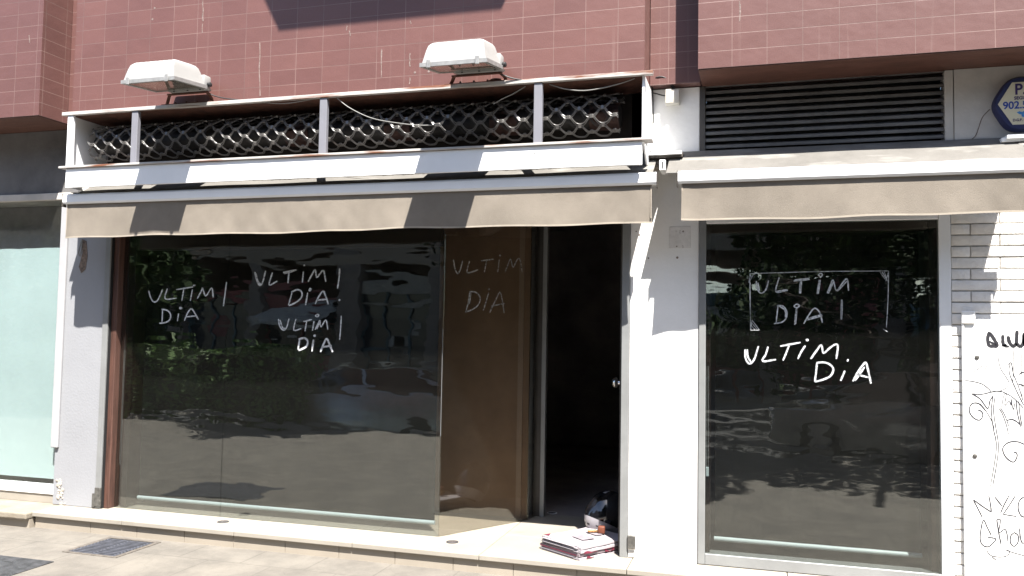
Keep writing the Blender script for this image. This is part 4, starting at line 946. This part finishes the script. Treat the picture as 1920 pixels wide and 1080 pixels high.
def car(x0, y, z0, label, paint, sgn=1, L=4.1):
    t = thing('parked_car', label, 'car', (x0+L/2, y, z0), 'cars parked along the kerb')
    w = .84
    prof = [(0, .32), (.02, .62), (.12, .80), (.75, .93), (1.25, .98), (2.9, 1.0), (3.6, .98), (4.0, .90), (4.1, .62), (4.08, .30), (3.7, .22), (.4, .22)]
    def X(v): return x0+(v if sgn > 0 else L-v)
    b = MB(); loops = []
    for f, inset, dz in ((-1, .10, -.03), (-.96, .02, 0), (-.6, 0, .01), (.6, 0, .01), (.96, .02, 0), (1, .10, -.03)):
        loops.append([(X(min(max(px, inset), L-inset)), y+f*w, z0+pz+(dz if pz > .5 else 0)) for px, pz in prof])
    b.loft(loops); b.build('body', paint, t, 50)
    cab = [(1.05, .98), (1.75, 1.36), (2.1, 1.42), (2.9, 1.41), (3.35, 1.32), (3.95, .97)]
    b = MB(); b.loft([[(X(px), y+f*(w-.04-(.16 if pz > 1.2 else 0)), z0+pz-.01) for px, pz in cab] for f in (-1, 1)]); b.build('cabin_glass', mat("car glass", (.015, .017, .018), .06, coat=1.), t, 40)
    b = MB(); b.sheet([[(X(px), y+f*(w-.19), z0+pz+.012) for f in (-1, -.5, 0, .5, 1)] for px, pz in cab[1:5]], (0, 0, -.03)); b.build('roof', paint, t, 40)
    for f in (-1, 1):
        b = MB()
        for a_, c_ in ((0, 1), (3, 5), (2, 2)):
            p, q = cab[a_], cab[c_] if a_ != c_ else (2.3, .99)
            s = 1 if f > 0 else -1
            b.tube([(X(p[0]), y+f*(w-.04-(.16 if p[1] > 1.2 else 0)), z0+p[1]), (X(q[0]), y+f*(w-.04-(.16 if q[1] > 1.2 else 0)), z0+q[1])], .03, 6)
        b.build('window_pillar', paint, t)
        for wx in (.78, 3.25):
            wh = MB().lathe([(.20, -.10), (.31, -.10), (.315, 0), (.31, .09), (.2, .10)], (X(wx), y+f*(w-.07), z0+.31), 'y', 24).build('wheel', RUBBER, t, 40)
            MB().lathe([(.02, f*.108), (.19, f*.106), (.2, f*.10)], (X(wx), y+f*(w-.07), z0+.31), 'y', 20).build('rim', GREYALU, wh, 40)
        b = MB(); b.box(X(3.9), X(4.07), y+f*(w-.30), y+f*(w-.05), z0+.66, z0+.86, .02); b.build('tail_light', mat("tail lamp", (.3, .01, .01), .2), t)
        b = MB(); b.box(X(.02), X(.25), y+f*(w-.32), y+f*(w-.06), z0+.62, z0+.76, .02); b.build('headlight', ALU, t)
    return t
car(-8.35, -7.75, -.36, 'grey hatchback parked at the kerb beyond the hedge', mat("grey car paint", (.34, .35, .37), .25, .4, coat=1.))
car(.2, -9.6, -.36, 'dark grey hatchback parked opposite the single window', mat("white car paint", (.22, .22, .22), .3, coat=1.))

ob = thing('opposite_building', 'cream block of shops across the street', 'building', (-6, -24, -.36))
MB().box(-45, 30, -34, -23.3, 4.3, 11).build('wall', mat("cream render", (.30, .235, .17), .85, var=.12, vscale=.6), ob)
rs = random.Random(5); SG = mat("dark shop glass", (.03, .033, .036), .1); PIER = mat("stone pier", (.22, .175, .14), .85, var=.15, vscale=2); UG = mat("upper glass", (.05, .055, .06), .1)
SIGNC = [mat("shop board %d" % k, c, .6, var=.2, vscale=1.5) for k, c in enumerate(((.22, .045, .035), (.32, .28, .22), (.06, .11, .12), (.40, .36, .31), (.16, .10, .07), (.20, .05, .04)))]
x = -44
while x < 29:
    w = rs.uniform(2.6, 4.4); pw_ = rs.uniform(.4, 1.0)
    MB().box(x, x+pw_, -34, -23.2, -.4, 4.3).build('pier', PIER, ob)
    h = rs.uniform(2.5, 3.1); x0, x1 = x+pw_, x+pw_+w
    gl = MB().box(x0, x1, -23.9, -23.8, .2, h).build('shop_glass', SG, ob)
    b = MB(); n = rs.choice((2, 3, 4))
    for k in range(n+1): xx = x0+(x1-x0)*k/n; b.box(xx-.04, xx+.04, -23.79, -23.7, -.4, h)
    b.box(x0, x1, -23.79, -23.71, h*.72, h*.72+.07).box(x0, x1, -23.79, -23.69, .1, .45); b.build('frame', rs.choice(SIGNC), gl)
    MB().box(x0+.05, x1-.05, -23.9, -23.45, h+.02, h+rs.uniform(.45, .8)).build('shop_fascia', rs.choice(SIGNC), ob)
    for k in range(rs.choice((1, 2, 3))):
        xx = rs.uniform(x0, x1-.8); zz = rs.uniform(.6, h-.9); MB().box(xx, xx+rs.uniform(.3, .9), -23.795, -23.785, zz, zz+rs.uniform(.3, .8)).build('poster', rs.choice(SIGNC), gl)
    if rs.random() < .5:
        b = MB(); b.prism([(-23.44, h), (-22.3, h-.7), (-22.3, h-.95), (-22.33, h-.95), (-22.33, h-.72), (-23.44, h-.05)], 'x', x0+.1, x1-.1); b.build('shop_awning', rs.choice(SIGNC), ob)
    MB().box(x0+.3, x0+1.5, -23.35, -23.28, 5.6, 7.3).build('upper_window', UG, ob)
    x = x1
print("objects", len(bpy.data.objects))
